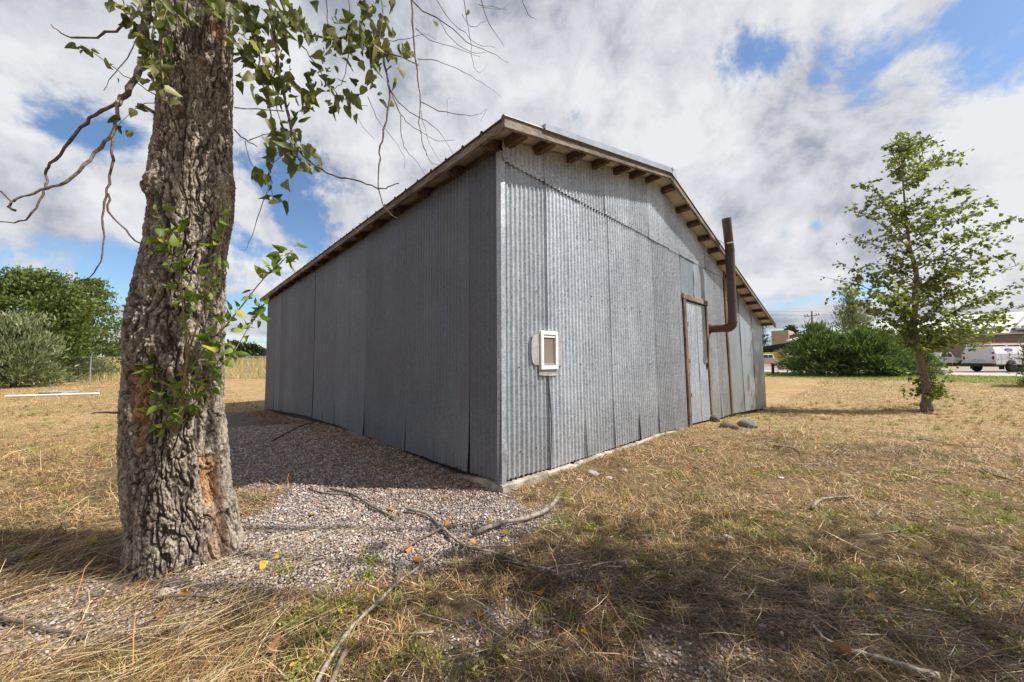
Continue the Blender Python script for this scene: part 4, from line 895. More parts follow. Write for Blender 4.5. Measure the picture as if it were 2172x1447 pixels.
while u < 8*step-2:                                          # wire diamonds, one thin ribbon each
    for sg in (1, -1):
        a = FPt(u if sg > 0 else u+1.97, zlo); b_ = FPt(u+1.97 if sg > 0 else u, zhi); w_ = fd*.006
        mb.add([a-w_, a+w_, b_+w_, b_-w_], [(0, 1, 2, 3)])
    u += .16
mb.ob('mesh', M_galvp, fen)

# utility poles
def upole(px, base_y, depth, top_y, arms, label, lean=0., mat=M_woodd):
    b_ = at(px, base_y, depth); t_ = at(px+lean, top_y, depth); r = thing('utility_pole', label, 'pole', tuple(float(v_) for v_ in b_), 'utility poles behind the yard')
    h = t_[2]-b_[2]; MB().tube([b_-np.array([0, 0, 1]), t_], [.19, .13], 8).ob('shaft', mat, r)
    for (ay, hw, tilt) in arms:
        c = at(px+lean*.9, ay, depth-.2); A = c+np.array([-hw, 0, -tilt]); B = c+np.array([hw, 0, tilt]); mb = MB(); d_ = (B-A)/np.linalg.norm(B-A)
        mb.box(c, (2*hw, .12, .16), [d_, (0, 1, 0), np.cross(d_, (0, 1, 0))]); 
        for f in (-.95, -.6, .6, .95): q = c+d_*hw*f; mb.tube([q, q+np.array([0, 0, .45])], [.07, .09], 6)
        mb.tube([c+d_*hw*.55, c-np.array([0, 0, hw*.55])], .03, 4); mb.tube([c-d_*hw*.55, c-np.array([0, 0, hw*.55])], .03, 4)
        mb.ob('crossarm', mat, r)
    return t_
W1 = upole(1722, 762, 82, 660, [(670, 1.75, .18)], 'dark utility pole with one crossarm above the juniper right of the shed')
M_pg = simple('grey_pole_wood', (.22, .19, .17), .9)
W2 = upole(240, 764, 150, 708, [(721, 2.2, 0), (737, 2.8, 0)], 'grey utility pole with two crossarms behind the fence at left', mat=M_pg)
o = MB().tube([at(227, 765, 160), at(227, 708, 160)], [.14, .08], 6).ob('mast', simple('pale_mast', (.5, .5, .5), .5, .3)); recenter(o); tag(o, 'thin pale mast just left of the grey double-armed utility pole', 'pole')
mbw = MB()
for dz, off in ((0, 0), (-.9, 1.3), (-.9, -1.3), (-7, .2)):
    pts = [W1+np.array([off+k*13-39, 9*math.sin(k*.0), dz-.22*(9-(k-3)**2)/9*3+.6]) for k in range(7)]; mbw.tube(pts, .022, 4, False)
o = mbw.ob('power_line', M_black); recenter(o); tag(o, 'thin sagging wires strung past the dark utility pole', 'wires')
mbw = MB()
for yy in (735, 740, 722):
    mbw.tube([at(150, yy-8, 150), at(237, yy, 150), at(420, yy+3, 150), at(620, yy+5, 150)], .03, 4, False)
o = mbw.ob('power_line', M_black); recenter(o); tag(o, 'faint wires running from the double-armed utility pole behind the fence', 'wires')

# ------------------------------------------------------------------ far buildings
M_tan = simple('tan_panel_wall', (.30, .225, .175), .85, 0, .06, 1.); M_tan2 = simple('light_tan_wall', (.42, .33, .24), .85, 0, .06, 1.)
M_rooft = simple('pale_green_metal_roof', (.56, .60, .55), .5, .15, .06, 1.); M_win = simple('dark_window_glass', (.03, .035, .04), .15, 0, .1)
bd = thing('office_building', 'long low tan building with pale green metal roof behind the parked vehicles', 'building', tuple(float(v_) for v_ in RL(75, 0)))
EV = 4.25; LA, LB = 9.6, -46.
mb = MB()
mb.prism([RL(75, LA, -.2), RL(75, LB, -.2), RL(75, LB, EV), RL(75, LA, EV)], np.append(RV, 0)*14); 
for q in np.arange(LB+1, LA, 1.8): mb.box(RL(74.98, q, EV/2), (.03, .05, EV), [np.append(RV, 0), np.append(LV, 0), (0, 0, 1)])
mb.ob('wall', M_tan, bd)
mb = MB(); e0 = 74.2; mid = 82.; pk = EV+3.0
A = RL(e0, LA+.7, EV-.05); B = RL(e0, LB, EV-.05); Cc = RL(mid, LB, pk); D_ = RL(mid, LA-7, pk); E_ = RL(90, LA+.7, EV-.05); F_ = RL(90, LB, EV-.05)
mb.add([A, B, Cc, D_, E_, F_], [(0, 1, 2, 3), (0, 3, 4), (3, 2, 5, 4)]); mb.add([A, B, B-np.array([0, 0, .2]), A-np.array([0, 0, .2])], [(0, 1, 2, 3)])
# higher main roof to the right
A = RL(73.6, -12, 4.75); B = RL(73.6, LB, 4.75); Cc = RL(84, LB, 8.8); D_ = RL(84, -16, 8.8)
mb.add([A, B, Cc, D_, RL(94, -12, 4.75), RL(94, LB, 4.75)], [(0, 1, 2, 3), (0, 3, 4), (3, 2, 5, 4)]); mb.add([A, B, B-np.array([0, 0, .25]), A-np.array([0, 0, .25])], [(0, 1, 2, 3)])
mb.ob('roof', M_rooft, bd)
for (q, w_, z0_, z1_) in ((-22.5, 2.2, 1.1, 2.5), (-32, 3, 1.1, 2.6), (-15.2, 1.6, 1.2, 2.4)):
    mb = MB(); mb.box(RL(74.93, q, (z0_+z1_)/2), (.06, w_, z1_-z0_), [np.append(RV, 0), np.append(LV, 0), (0, 0, 1)]); f_ = mb.ob('window', M_win, bd)
pb_ = thing('parapet_building', 'tan flat-topped building showing above the pale green roof', 'building', tuple(float(v_) for v_ in RL(112, 17)))
mb = MB(); mb.box(RL(112, 16.2, 4.), (8, 3.4, 8.1), [np.append(RV, 0), np.append(LV, 0), (0, 0, 1)]); mb.box(RL(113, 9.3, 4.2), (8, 3.2, 9.4), [np.append(RV, 0), np.append(LV, 0), (0, 0, 1)]); mb.box(RL(114, 12.7, 3.4), (6, 5, 7.), [np.append(RV, 0), np.append(LV, 0), (0, 0, 1)]); mb.ob('wall', M_tan2, pb_)
mb = MB(); q = RL(109, 13, 7.); 
mb.add([RL(109.5, 15., 6.6), RL(109.5, 10.7, 8.2), RL(113, 10.7, 8.2), RL(113, 15., 6.6)], [(0, 1, 2, 3)]); mb.ob('roof', M_tan2, pb_)
cpy = thing('open_shelter', 'black sloping shelter roof between the shed corner and the tan building', 'shelter', tuple(float(v_) for v_ in RL(92, 18)))
mb = MB(); mb.prism([RL(90, 10.5, 4.6), RL(90, 26, 2.2), RL(90, 26, 2.0), RL(90, 10.5, 3.2)], np.append(RV, 0)*6); mb.ob('roof', M_black, cpy)
mb = MB()
for q in (11, 25): mb.box(RL(91, q, 1.4), (.25, .25, 3.0), [np.append(RV, 0), np.append(LV, 0), (0, 0, 1)])
mb.ob('post', M_black, cpy)
bd2 = bush('broadleaf_tree', 'low green bush seen under the black shelter roof', 'bush', 1630, 772, 0, 34, 742, M_bush, 30, 40, .7, .5, 'round', depth=95)
# yellow container, black post
o = MB().box(at(1634, 760, 64), (3.4, 2., 2.0)).ob('dumpster', simple('yellow_paint', (.72, .56, .03), .5), bevel=.05); recenter(o); tag(o, 'yellow bin behind the beige pickup near the shed corner', 'bin')
pb0 = grd(1640, 798, -.2); o = MB().box(pb0+np.array([0, 0, .42]), (.14, .14, 1.0)).ob('marker_post', simple('black_post', (.02, .014, .012), .7), bevel=.01); recenter(o); tag(o, 'short black post in the green verge beside the shed corner', 'post')

# ------------------------------------------------------------------ vehicles
M_tyre = simple('tyre_rubber', (.02, .02, .02), .85); M_rim = simple('chrome_rim', (.62, .62, .63), .3, .7, .05); M_glass = simple('vehicle_glass', (.03, .04, .045), .1)
M_wp = simple('white_vehicle_paint', (.74, .75, .77), .3, 0, .02, 1.); M_beige = simple('beige_vehicle_paint', (.55, .44, .36), .35, .1, .03, 1.); M_silver = simple('silver_vehicle_paint', (.52, .52, .53), .35, .3, .03, 1.); M_bump = simple('dark_bumper', (.02, .022, .03), .5)
M_red = simple('red_lamp', (.28, .02, .02), .3); M_lower = simple('brown_lower_paint', (.20, .14, .105), .4)
M_navy = simple('navy_emblem', (.05, .03, .16), .5); M_ladder = simple('faded_red_ladder', (.52, .17, .15), .6); M_letter = simple('dark_lettering', (.06, .06, .09), .6)
class Veh:                                                    # local frame: +x forward, +y left, z up, origin on the ground under the rear bumper
    def __init__(s, name, label, cat, p, head, group=None):
        s.o = thing(name, label, cat, tuple(float(v_) for v_ in p), group); s.p = np.array(p, float); s.f = np.array([math.cos(head), math.sin(head), 0]); s.l = np.array([-s.f[1], s.f[0], 0])
    def W(s, x, y, z): return s.p+s.f*x+s.l*y+np.array([0, 0, z])
    def prof(s, mb, pts, y0, y1, m=0, y0t=None, y1t=None): # side profile extruded across
        mb.prism([s.W(x, y0, z) for x, z in pts], s.l*(y1-y0), m)
    def box(s, mb, x0, x1, y0, y1, z0, z1, m=0): mb.box(s.W((x0+x1)/2, (y0+y1)/2, (z0+z1)/2), (x1-x0, y1-y0, z1-z0), [s.f, s.l, (0, 0, 1)], m)
    def wheel(s, x, y, r, par=None):
        sd = 1 if y > 0 else -1
        w = MB(); w.lathe(s.W(x, y-sd*.12, r), s.l*sd, [(0, r*.75), (.01, r*.96), (.04, r), (.2, r), (.235, r*.95), (.245, r*.68), (.22, r*.64)], 24); wo_ = w.ob('wheel', M_tyre, s.o, smooth=False)
        w = MB(); w.lathe(s.W(x, y+sd*.095, r), s.l*sd, [(0, r*.62), (.02, r*.62), (.028, r*.5), (.0, r*.32), (.03, r*.2), (.035, r*.1)], 20); w.ob('rim', M_rim, wo_, smooth=False)
def arch(x0, xc, x1, z0, r, zt, n=9): return [(xc+r*math.cos(a), z0+r*math.sin(a)) for a in np.linspace(PI, 0, n)]
# service truck
vp = grd(2115, 790, 0.); vt = Veh('service_truck', 'white service truck with utility body and ladder rack parked by the tan building', 'truck', vp, rad(2))
mb = MB(); side = [(0, .62), (.72, .62)]+[(1.25+.47*math.cos(a), .52+.47*math.sin(a)) for a in np.linspace(PI*.93, PI*.07, 9)]+[(2.6, .62), (2.6, 1.42), (0, 1.42)]
W_ = 2.04
vt.prof(mb, side, 0, W_)
# upper canopy narrower with leaned sides
def loft(mb, A, B, m=0):
    n = len(A); mb.add(list(A)+list(B), [tuple(range(n-1, -1, -1)), tuple(range(n, 2*n))]+[(i, (i+1) % n, (i+1) % n+n, i+n) for i in range(n)], m)
loft(mb, [vt.W(0, 0, 1.42), vt.W(0, W_, 1.42), vt.W(2.6, W_, 1.42), vt.W(2.6, 0, 1.42)], [vt.W(.10, .20, 2.02), vt.W(.10, W_-.20, 2.02), vt.W(2.45, W_-.20, 2.02), vt.W(2.45, .20, 2.02)])
mb.ob('utility_body', M_wp, vt.o, bevel=.03)
mb = MB(); cab = [(2.65, .55), (2.65, 1.15), (2.85, 1.9), (3.9, 1.9), (4.5, 1.22), (5.7, 1.15), (5.85, .95), (5.85, .5), (5.35, .5)]+[(4.95+.42*math.cos(a), .5+.42*math.sin(a)) for a in np.linspace(0, PI, 9)]+[(4.5, .5)]
vt.prof(mb, cab, .06, W_-.06); mb.ob('cab', M_wp, vt.o, bevel=.03)
mb = MB(); 
for yy in (.045, W_-.06): vt.prof(mb, [(2.8, 1.25), (2.95, 1.8), (3.85, 1.8), (4.3, 1.25)], yy, yy+.015)
vt.prof(mb, [(4.0, 1.80), (4.44, 1.25), (4.46, 1.25), (4.02, 1.80)], .15, W_-.15); mb.ob('cab_windows', M_glass, vt.o)
mb = MB(); vt.box(mb, -.22, .02, 0, W_, .46, .70); mb.ob('rear_bumper', M_bump, vt.o, bevel=.02)
for yy in (.02, W_-.02):
    vt.wheel(1.25, yy, .38); vt.wheel(4.95, yy, .38)
    mb = MB(); vt.box(mb, .65, .67, yy-.12 if yy > 1 else yy, yy if yy > 1 else yy+.30, .22, .55); mb.ob('mud_flap', M_bump, vt.o)
for yy in (.15, W_-.15):
    mb = MB(); vt.box(mb, -.03, -.003, yy-.07, yy+.07, 1.0, 1.27); mb.ob('tail_lamp', M_red, vt.o, bevel=.02)
    mb = MB(); mb.lathe(vt.W(-.002, yy, 1.52), -vt.f, [(0, .075), (.015, .07)], 14); 
    o = mb.ob('clearance_lamp', M_letter, vt.o)
    mb = MB(); vt.box(mb, -.012, -.002, yy-.12, yy+.12, .86, .90); mb.ob('marker_strip', M_red, vt.o)
mb = MB(); vt.box(mb, -.006, -.002, .30, W_-.30, .72, 1.95)
for a, b_ in ((.60, .61), (1.40, 1.41)): pass
mb.box(vt.W(-.001, W_/2, 1.9), (.004, .004, .004)); mb.ob('rear_door', simple('rear_door_white', (.66, .67, .70), .35, 0, .02), vt.o)
mb = MB()
for x0, x1, z0_, z1_ in ((.42, .43, .66, 1.42), (.45, 2.5, 1.06, 1.07), (0, 2.6, 1.415, 1.43), (1.9, 1.91, .7, 1.42)): vt.box(mb, x0, x1, -.006, .0, z0_, z1_)
vt.box(mb, .14, .22, -.02, 0, 1.0, 1.06); vt.box(mb, 1.10, 1.17, -.02, 0, 1.28, 1.40); mb.ob('door_seams', M_letter, vt.o)
# side emblem: navy oval with pale lettering strokes
sdv = np.array([0, 0, .60]); upn = (vt.l*.2+sdv); upn /= np.linalg.norm(upn); nn = np.cross(vt.f, upn)
ec = vt.W(1.25, 0, 1.42)+upn*.36+nn*(.006 if nn[1] < 0 else -.006); nn = nn if nn[1] < 0 else -nn
mb = MB(); mb.prism([ec+vt.f*.34*math.cos(a)+upn*.13*math.sin(a) for a in np.linspace(0, 2*PI, 28, endpoint=False)], nn*.006); em = mb.ob('emblem', M_navy, vt.o)
mb = MB()
for k in range(7):
    c = ec+vt.f*(-.21+.065*k)+nn*.009; mb.box(c, (.018, .07, .003), [vt.f, upn, nn]); mb.box(c+vt.f*.018+upn*(.025 if k % 2 else -.02), (.04, .016, .003), [vt.f, upn, nn])
mb.box(ec-upn*.065+nn*.009, (.40, .012, .003), [vt.f, upn, nn]); mb.ob('lettering', M_wp, em)
mb = MB()
for k in range(15): mb.box(ec-upn*.24+vt.f*(-.28+.04*k)+nn*.001, (.022, .03 if k % 3 else .02, .002), [vt.f, upn, nn])
mb.ob('side_lettering', simple('grey_letters', (.4, .4, .42), .6), vt.o)
mb = MB()
for zz_, n_, y0_ in ((.99, 13, .72), (.88, 17, .62)):
    for k in range(n_):
        if k % 5 == 3 and n_ == 13: continue
        vt.box(mb, -.011, -.007, y0_+.048*k, y0_+.048*k+.03, zz_-.018, zz_+.018)
mb.ob('rear_lettering', M_letter, vt.o)
mb = MB()
for yy in (.3, W_-.3):
    mb.tube([vt.W(.1, yy, 2.02), vt.W(.05, yy, 2.22), vt.W(3.6, yy, 2.24), vt.W(3.7, yy, 2.0)], .025, 6)
for xx in (.1, 1.3, 2.5, 3.5): mb.tube([vt.W(xx, .3, 2.22), vt.W(xx, W_-.3, 2.22)], .02, 6); mb.tube([vt.W(xx, .3, 2.02), vt.W(xx, .3, 2.22)], .018, 5)
mb.ob('roof_rack', M_steel, vt.o)
lad = thing('ladder', 'faded red ladder lying on the white service truck roof rack', 'ladder', tuple(float(v_) for v_ in vt.W(-.3, .9, 2.26)))
mb = MB()
for yy in (.55, .95): mb.box(vt.W(1.7, yy, 2.31), (4.2, .035, .09), [vt.f, vt.l, (0, 0, 1)])
mb.ob('rail', M_ladder, lad); mb = MB()
for k in range(13): mb.tube([vt.W(-.2+k*.31, .55, 2.31), vt.W(-.2+k*.31, .95, 2.31)], .016, 6)
mb.ob('rung', M_steel, lad)
def pickup(name, label, p, head, m_body, m_low=None, grp=None):
    v = Veh(name, label, 'truck', p, head, grp); w = 1.95; mb = MB()
    lo = [(0, .62), (.0, 1.12), (2.0, 1.14), (2.02, 1.18), (5.5, 1.12), (5.65, .9), (5.65, .5), (4.95, .5)]+[(4.5+.43*math.cos(a), .45+.43*math.sin(a)) for a in np.linspace(0, PI, 9)]+[(4.05, .45), (1.65, .45)]+[(1.2+.43*math.cos(a), .45+.43*math.sin(a)) for a in np.linspace(0, PI, 9)]+[(.76, .55)]
    v.prof(mb, lo, 0, w); mb.ob('body', m_body, v.o, bevel=.03)
    mb = MB(); loft(mb, [v.W(2.05, .03, 1.17), v.W(2.05, w-.03, 1.17), v.W(4.15, w-.03, 1.17), v.W(4.15, .03, 1.17)], [v.W(2.25, .2, 1.80), v.W(2.25, w-.2, 1.80), v.W(3.45, w-.2, 1.80), v.W(3.45, .2, 1.80)]); mb.ob('cab', simple('cab_paint', (.72, .70, .68), .3) if m_low else m_body, v.o, bevel=.05)
    for yy, sg in ((.105, 1), (w-.105, -1)):
        for x0, x1 in ((2.30, 2.85), (2.92, 3.62)):
            mb = MB(); a_ = [v.W(x0, yy-.06*sg, 1.24), v.W(x1+.15*(x1 > 3), yy-.06*sg, 1.24), v.W(x1-.12*(x1 > 3), yy+.055*sg, 1.70), v.W(x0+.06, yy+.055*sg, 1.70)]; mb.prism(a_, -v.l*sg*.02); mb.ob('side_window', M_glass, v.o)
    mb = MB(); mb.prism([v.W(2.10, .3, 1.24), v.W(2.10, w-.3, 1.24), v.W(2.21, w-.35, 1.70), v.W(2.21, .35, 1.70)], -v.f*.02); mb.ob('rear_window', M_glass, v.o)
    if m_low:
        mb = MB(); v.prof(mb, [(.02, .62), (.02, .80), (.70, .80), (.80, .90), (1.6, .90), (1.7, .80), (4.05, .80), (4.05, .47), (1.66, .47), (1.55, .72), (1.2, .885), (.85, .72), (.76, .60)], -.012, -.001); mb.ob('lower_stripe', m_low, v.o)
    mb = MB(); v.box(mb, -.2, .02, .03, w-.03, .48, .66); mb.ob('rear_bumper', M_bump, v.o, bevel=.02)
    mb = MB(); v.box(mb, 3.0, 3.12, -.016, 0, .98, 1.02); mb.ob('door_handle', M_bump, v.o)
    for yy in (.02, w-.02): v.wheel(1.2, yy, .39); v.wheel(4.5, yy, .39)
    for yy in (.08, w-.2):
        mb = MB(); v.box(mb, -.015, 0, yy, yy+.12, .75, 1.05); mb.ob('tail_lamp', M_red, v.o)
    return v
# beige: rear at the right, nose hidden behind the shed
pp = grd(1660, 776.5, 0.); pickup('pickup_truck', 'beige two-tone pickup half hidden behind the shed corner', pp, rad(180-8), M_beige, M_lower)
pp = at(2020, 774, 47.); pp[2] = 0; pickup('pickup_truck', 'silver pickup parked at the tan building behind the poplar trunk', pp, rad(180), M_silver)

# ------------------------------------------------------------------ loose things on the ground
def hzz(x, y): return float(hz(np.array([x]), np.array([y]))[0])
def onground(px, py, lift=0.):
    z = 0.
    for _ in range(4): p = grd(px, py, z); z = hzz(p[0], p[1])
    p[2] = z+lift; return p
def stick(pts, r0, r1, label, mat=M_twig, lifts=None, forks=(), group=None, k=3):
    P = [onground(x, y, (r0+(r1-r0)*i/(len(pts)-1))*.9+(lifts[i] if lifts else .004)+.014) for i, (x, y) in enumerate(pts)]; P = smoothpath(P, k)
    P = [p+rng.normal(size=3)*r0*.15 for p in P]; mb = MB(); mb.tube(P, list(np.linspace(r0, r1, len(P))*(1+.12*np.sin(np.arange(len(P))*2.2))), 9, jit=.08)
    for f in forks:
        Q_ = smoothpath([onground(x, y, r1+.006) for x, y in f], 2); mb.tube(Q_, list(np.linspace(r1*1.2, r1*.4, len(Q_))), 6)
    o = mb.ob('fallen_stick', mat, smooth=True); recenter(o); tag(o, label, 'stick', group); return o
stick([(700, 1044), (745, 1053), (790, 1082), (835, 1103)], .011, .008, 'dark stick lying on the gravel with its end near orange leaves', M_twig, forks=[[(655, 1040), (690, 1050), (745, 1053)]])
stick([(862, 1088), (905, 1098), (940, 1130), (985, 1165), (1040, 1178), (1100, 1200), (1180, 1220)], .013, .005, 'long grey stick crossing another one in front of the shed corner', M_twigw)
stick([(850, 1178), (900, 1145), (950, 1125), (1022, 1111)], .010, .006, 'grey stick under the long one, crossing it in an X', M_twig)
stick([(1003, 1143), (1050, 1125), (1110, 1112), (1160, 1095), (1182, 1077)], .014, .017, 'thick pale peeling stick with broken upturned end near the shed corner', M_twigw, lifts=[.01, .01, .012, .02, .05])
stick([(940, 1165), (890, 1210), (850, 1240), (800, 1290), (745, 1345), (690, 1430), (670, 1470)],   .006, .010, 'long thick stick running down to the bottom edge left of centre', M_twigw)
stick([(735, 1390), (712, 1440), (700, 1470)], .010, .010, 'short stick beside the long thick one at the bottom edge', M_twig)
stick([(320, 1278), (400, 1274), (480, 1282), (525, 1305)], .008, .005, 'thin brown twig lying in straw below the cottonwood base', M_twig)
stick([(0, 1325), (60, 1335), (110, 1350), (185, 1358)], .011, .006, 'grey stick in straw at the left edge', M_twig)
stick([(1723, 1085), (1745, 1064), (1790, 1060), (1812, 1057)], .010, .006, 'small pale hooked stick on dry grass right of centre', M_twigw)
stick([(1860, 1100), (1880, 1078), (1920, 1076)], .006, .003, 'small pale twig right of the hooked stick', M_twigw)
stick([(1725, 1340), (1760, 1375), (1810, 1395), (1870, 1410), (1930, 1432), (1990, 1450)], .006, .012, 'curved pale stick reaching the bottom edge at right', M_twigw)
stick([(1200, 1075), (1240, 1045), (1265, 1030)], .004, .002, 'thin pale stalk leaning in grass near the shed corner', M_twigw, lifts=[0, .05, .10])
stick([(1640, 950), (1680, 955), (1700, 962)], .012, .008, 'dark brown broken branch beside the right stones', M_twig)
stick([(1950, 935), (2030, 948), (2080, 952)], .010, .006, 'dark fallen branch in the far dry grass at right', M_twig)
stick([(2085, 1000), (2110, 1012), (2150, 1025)], .010, .006, 'dark fallen branch near the right edge', M_twig)
stick([(840, 1260), (845, 1230), (848, 1200)], .007, .006, 'short dark stub of wood among straw at centre', M_twig, lifts=[0, .02, .03])
stick([(575, 940), (640, 905), (670, 898)], .012, .010, 'dark weathered stick lying in the shade near the shed wall', M_twig)
# stones
def stone(px, py, r, col, label, flat=.6, group=None):
    p = onground(px, py); u = np.linspace(0, PI, 10); w = np.linspace(0, 2*PI, 16, endpoint=False); V = []; F = []; sd = random.random()*50
    for a in u:
        for b_ in w: V.append((math.sin(a)*math.cos(b_), math.sin(a)*math.sin(b_), math.cos(a)))
    V = np.array(V); d = 1+.32*fbm(V*1.3+sd, 3, 5); V = V*d[:, None]*np.array([r*1.25, r*.9, r*flat])
    for i in range(9):
        for j in range(16): a = i*16+j; b_ = i*16+(j+1) % 16; F.append((a, b_, b_+16, a+16))
    ca, sa = math.cos(sd), math.sin(sd); V = np.stack([V[:, 0]*ca-V[:, 1]*sa, V[:, 0]*sa+V[:, 1]*ca, V[:, 2]], 1)+p+np.array([0, 0, r*flat*.45])
    m = simple('stone_'+str(len(bpy.data.materials)), col, .85, 0, .2, 30., bump=.4, bd=.004); m.name = 'stone'
    o = ob('stone', mesh('stone', V, F, m, True)); recenter(o); tag(o, label, 'stone', group); return o
stone(1512, 893, .13, (.10, .075, .065), 'dark block of rock leaning on the post right of the door', .75)
stone(1545, 907, .13, (.14, .11, .10), 'grey brown stone, middle of the three beside the door', .55)
stone(1586, 906, .14, (.16, .15, .155), 'dark grey rock, rightmost of the three beside the door', .6)
stone(1323, 1000, .035, (.42, .31, .26), 'small pinkish stone near the middle of the foundation')
stone(1257, 1008, .055, (.40, .33, .29), 'largest pale stone below the foundation')
stone(1292, 1016, .035, (.40, .32, .26), 'tan stone right of the largest pale stone by the foundation', .5)
stone(1228, 1020, .035, (.45, .38, .31), 'cream stone left of the largest pale stone by the foundation', .5)
stone(1545, 1143, .028, (.50, .46, .40), 'lone cream pebble on dry grass in the middle right foreground')
stone(1315, 1100, .022, (.50, .43, .34), 'small tan stone in the grass between shed corner and weeds', .6)
stone(1618, 1337, .021, (.34, .25, .24), 'round reddish pebble in the bare patch at bottom right', .8)
stone(1655, 1014, .03, (.60, .52, .42), 'flat cream stone in the dry grass at mid right', .35)
for k, (x, y) in enumerate([(1130, 1030), (1145, 1038), (1152, 1030), (1165, 1035), (1180, 1022), (1140, 1046), (1118, 1040)]):
    stone(x+random.uniform(-4, 4), y+3, random.uniform(.013, .02), (.44, .37, .31), 'little pale stone in the cluster at the shed corner footing', .7, 'small stones at the shed corner')
# fallen leaves
def fleaf(px, py, size, col, label, group=None, lift=.028):
    p = onground(px, py, lift); m_ = MFL[col]; a = random.random()*6.28; d = np.array([[math.cos(a), math.sin(a), random.uniform(-.25, .1)]]); V, F = leaves(p[None], np.array([size]), d, 0., curl=.5, wid=.95)
    o = ob('fallen_leaf', mesh('fallen_leaf', V, F, m_)); recenter(o); tag(o, label, 'leaf', group); return o
MFL = {'y': leafmat('yellow_leaf', (.70, .48, .04), (.62, .40, .04), None, .3), 'o': leafmat('orange_leaf', (.50, .22, .04), (.42, .17, .035), None, .25), 'b': leafmat('brown_leaf', (.30, .15, .07), (.24, .12, .06), None, .15), 'g': leafmat('pale_green_leaf', (.16, .26, .12), (.14, .24, .10), None, .2), 'c': leafmat('cream_leaf', (.60, .52, .30), (.55, .47, .28), None, .2)}
for (x, y, s, c, lb) in [(550, 1210, .055, 'y', 'bright yellow leaf on gravel right of the cottonwood base, lower of the pair'), (580, 1195, .05, 'y', 'bright yellow leaf right of the trunk, upper of the pair'), (665, 1097, .04, 'y', 'yellow leaf alone on the open gravel'),
    (832, 1083, .045, 'o', 'orange curled leaf at the end of the dark stick'), (885, 1190, .05, 'o', 'orange leaf beside the crossing of sticks'), (1008, 1163, .045, 'o', 'orange leaf next to the long grey stick'), (860, 1172, .05, 'o', 'long tan leaf at the lower tip of the crossed stick'), (1078, 1137, .045, 'y', 'yellow leaf below the thick pale stick'),
    (1075, 1237, .055, 'y', 'yellow leaf in the litter below the sticks'), (1137, 1268, .055, 'o', 'orange leaf right of the low yellow leaf'), (1268, 1262, .035, 'o', 'small orange leaf on the gravel patch edge'), (1090, 1180, .04, 'c', 'cream folded leaf between stick and bare patch'),
    (1217, 1318, .04, 'g', 'pale green leaf lying at the bottom centre'), (1245, 1345, .05, 'b', 'brown leaf below the pale green leaf'), (1805, 1407, .052, 'b', 'large orange brown leaf at bottom right beside the curved stick'), (1840, 1275, .045, 'o', 'orange brown leaf in the dark litter at right'), (1648, 1176, .038, 'o', 'orange leaf in the grass in the right middle'),
    (1440, 1277, .04, 'b', 'brown leaf left of the round reddish pebble'), (385, 1265, .035, 'o', 'orange leaf in straw below the trunk'), (340, 1350, .05, 'b', 'tan brown leaf in straw at lower left'), (565, 1395, .06, 'b', 'pale brown crumpled leaf in straw at the bottom left of centre'), (330, 1320, .04, 'b', 'rusty leaf left of the twig in straw'),
    (1035, 1115, .04, 'y', 'tan leaf on gravel above the thick pale stick'), (952, 1115, .04, 'o', 'orange leaf by the crossed stick end'), (770, 1040, .03, 'y', 'tiny yellow leaf at the shadow edge on gravel'), (798, 1046, .03, 'o', 'tiny orange leaf at the shadow edge on gravel'), (985, 1080, .03, 'c', 'small dull yellow leaf on gravel before the shed corner'), (205, 1155, .06, 'y', 'dark yellow leaf in shade left of the trunk base'), (760, 950, .035, 'y', 'yellow leaf in the shade below the long wall'), (720, 1305, .03, 'y', 'small yellow leaf among weeds at lower centre left')]:
    fleaf(x, y, s*1.12, c, lb)
for k in range(46):
    x = random.uniform(520, 2100); y = random.uniform(1060, 1430); c = random.choice('oobbcy')
    fleaf(x, y, random.uniform(.018, .032), c, 'small dry leaf scattered on the yard', 'small dry leaves scattered over the yard')
for k in range(34):                                           # loose twigs around the crossing sticks and along the foreground
    x0 = random.choice([random.gauss(1040, 130), random.uniform(600, 2050)]); y0 = random.choice([random.gauss(1190, 50), random.uniform(1090, 1420)]); a = random.uniform(-.5, .5)+random.choice([0, PI]); L_ = random.uniform(35, 120)
    pts = [(x0, y0)]
    for q in range(3): a += random.uniform(-.35, .35); pts.append((pts[-1][0]+L_/3*math.cos(a), pts[-1][1]+L_/3*math.sin(a)*.55))
    o = stick(pts, random.uniform(.003, .006), .0015, 'thin dry twig scattered in the foreground litter', random.choice([M_twig, M_twigw]), group='thin twigs scattered in the foreground'); o.name = 'twig'
# white pole lying left, utility cover, hose
wpA = onground(12, 843, .05); wpB = onground(210, 837, .05)
o = MB().tube([wpA, wpB], .05, 10).ob('white_pipe', M_white); recenter(o); tag(o, 'long white pipe lying on the dry grass at left', 'pipe')
q = onground(92, 838, 0); o = MB().box(q+np.array([0, .6, .05]), (1.2, .7, .14)).ob('utility_cover', simple('grey_cover', (.3, .3, .29), .8), bevel=.02); recenter(o); tag(o, 'low grey cover behind the white pipe at left', 'cover')
P = smoothpath([onground(x, y, .012) for x, y in [(-60, 1240), (0, 1213), (45, 1187), (120, 1155)]], 4)
o = MB().tube(P, .022, 8).ob('rubber_hose', M_black); recenter(o); tag(o, 'black rubber hose in the straw at the left edge', 'hose')

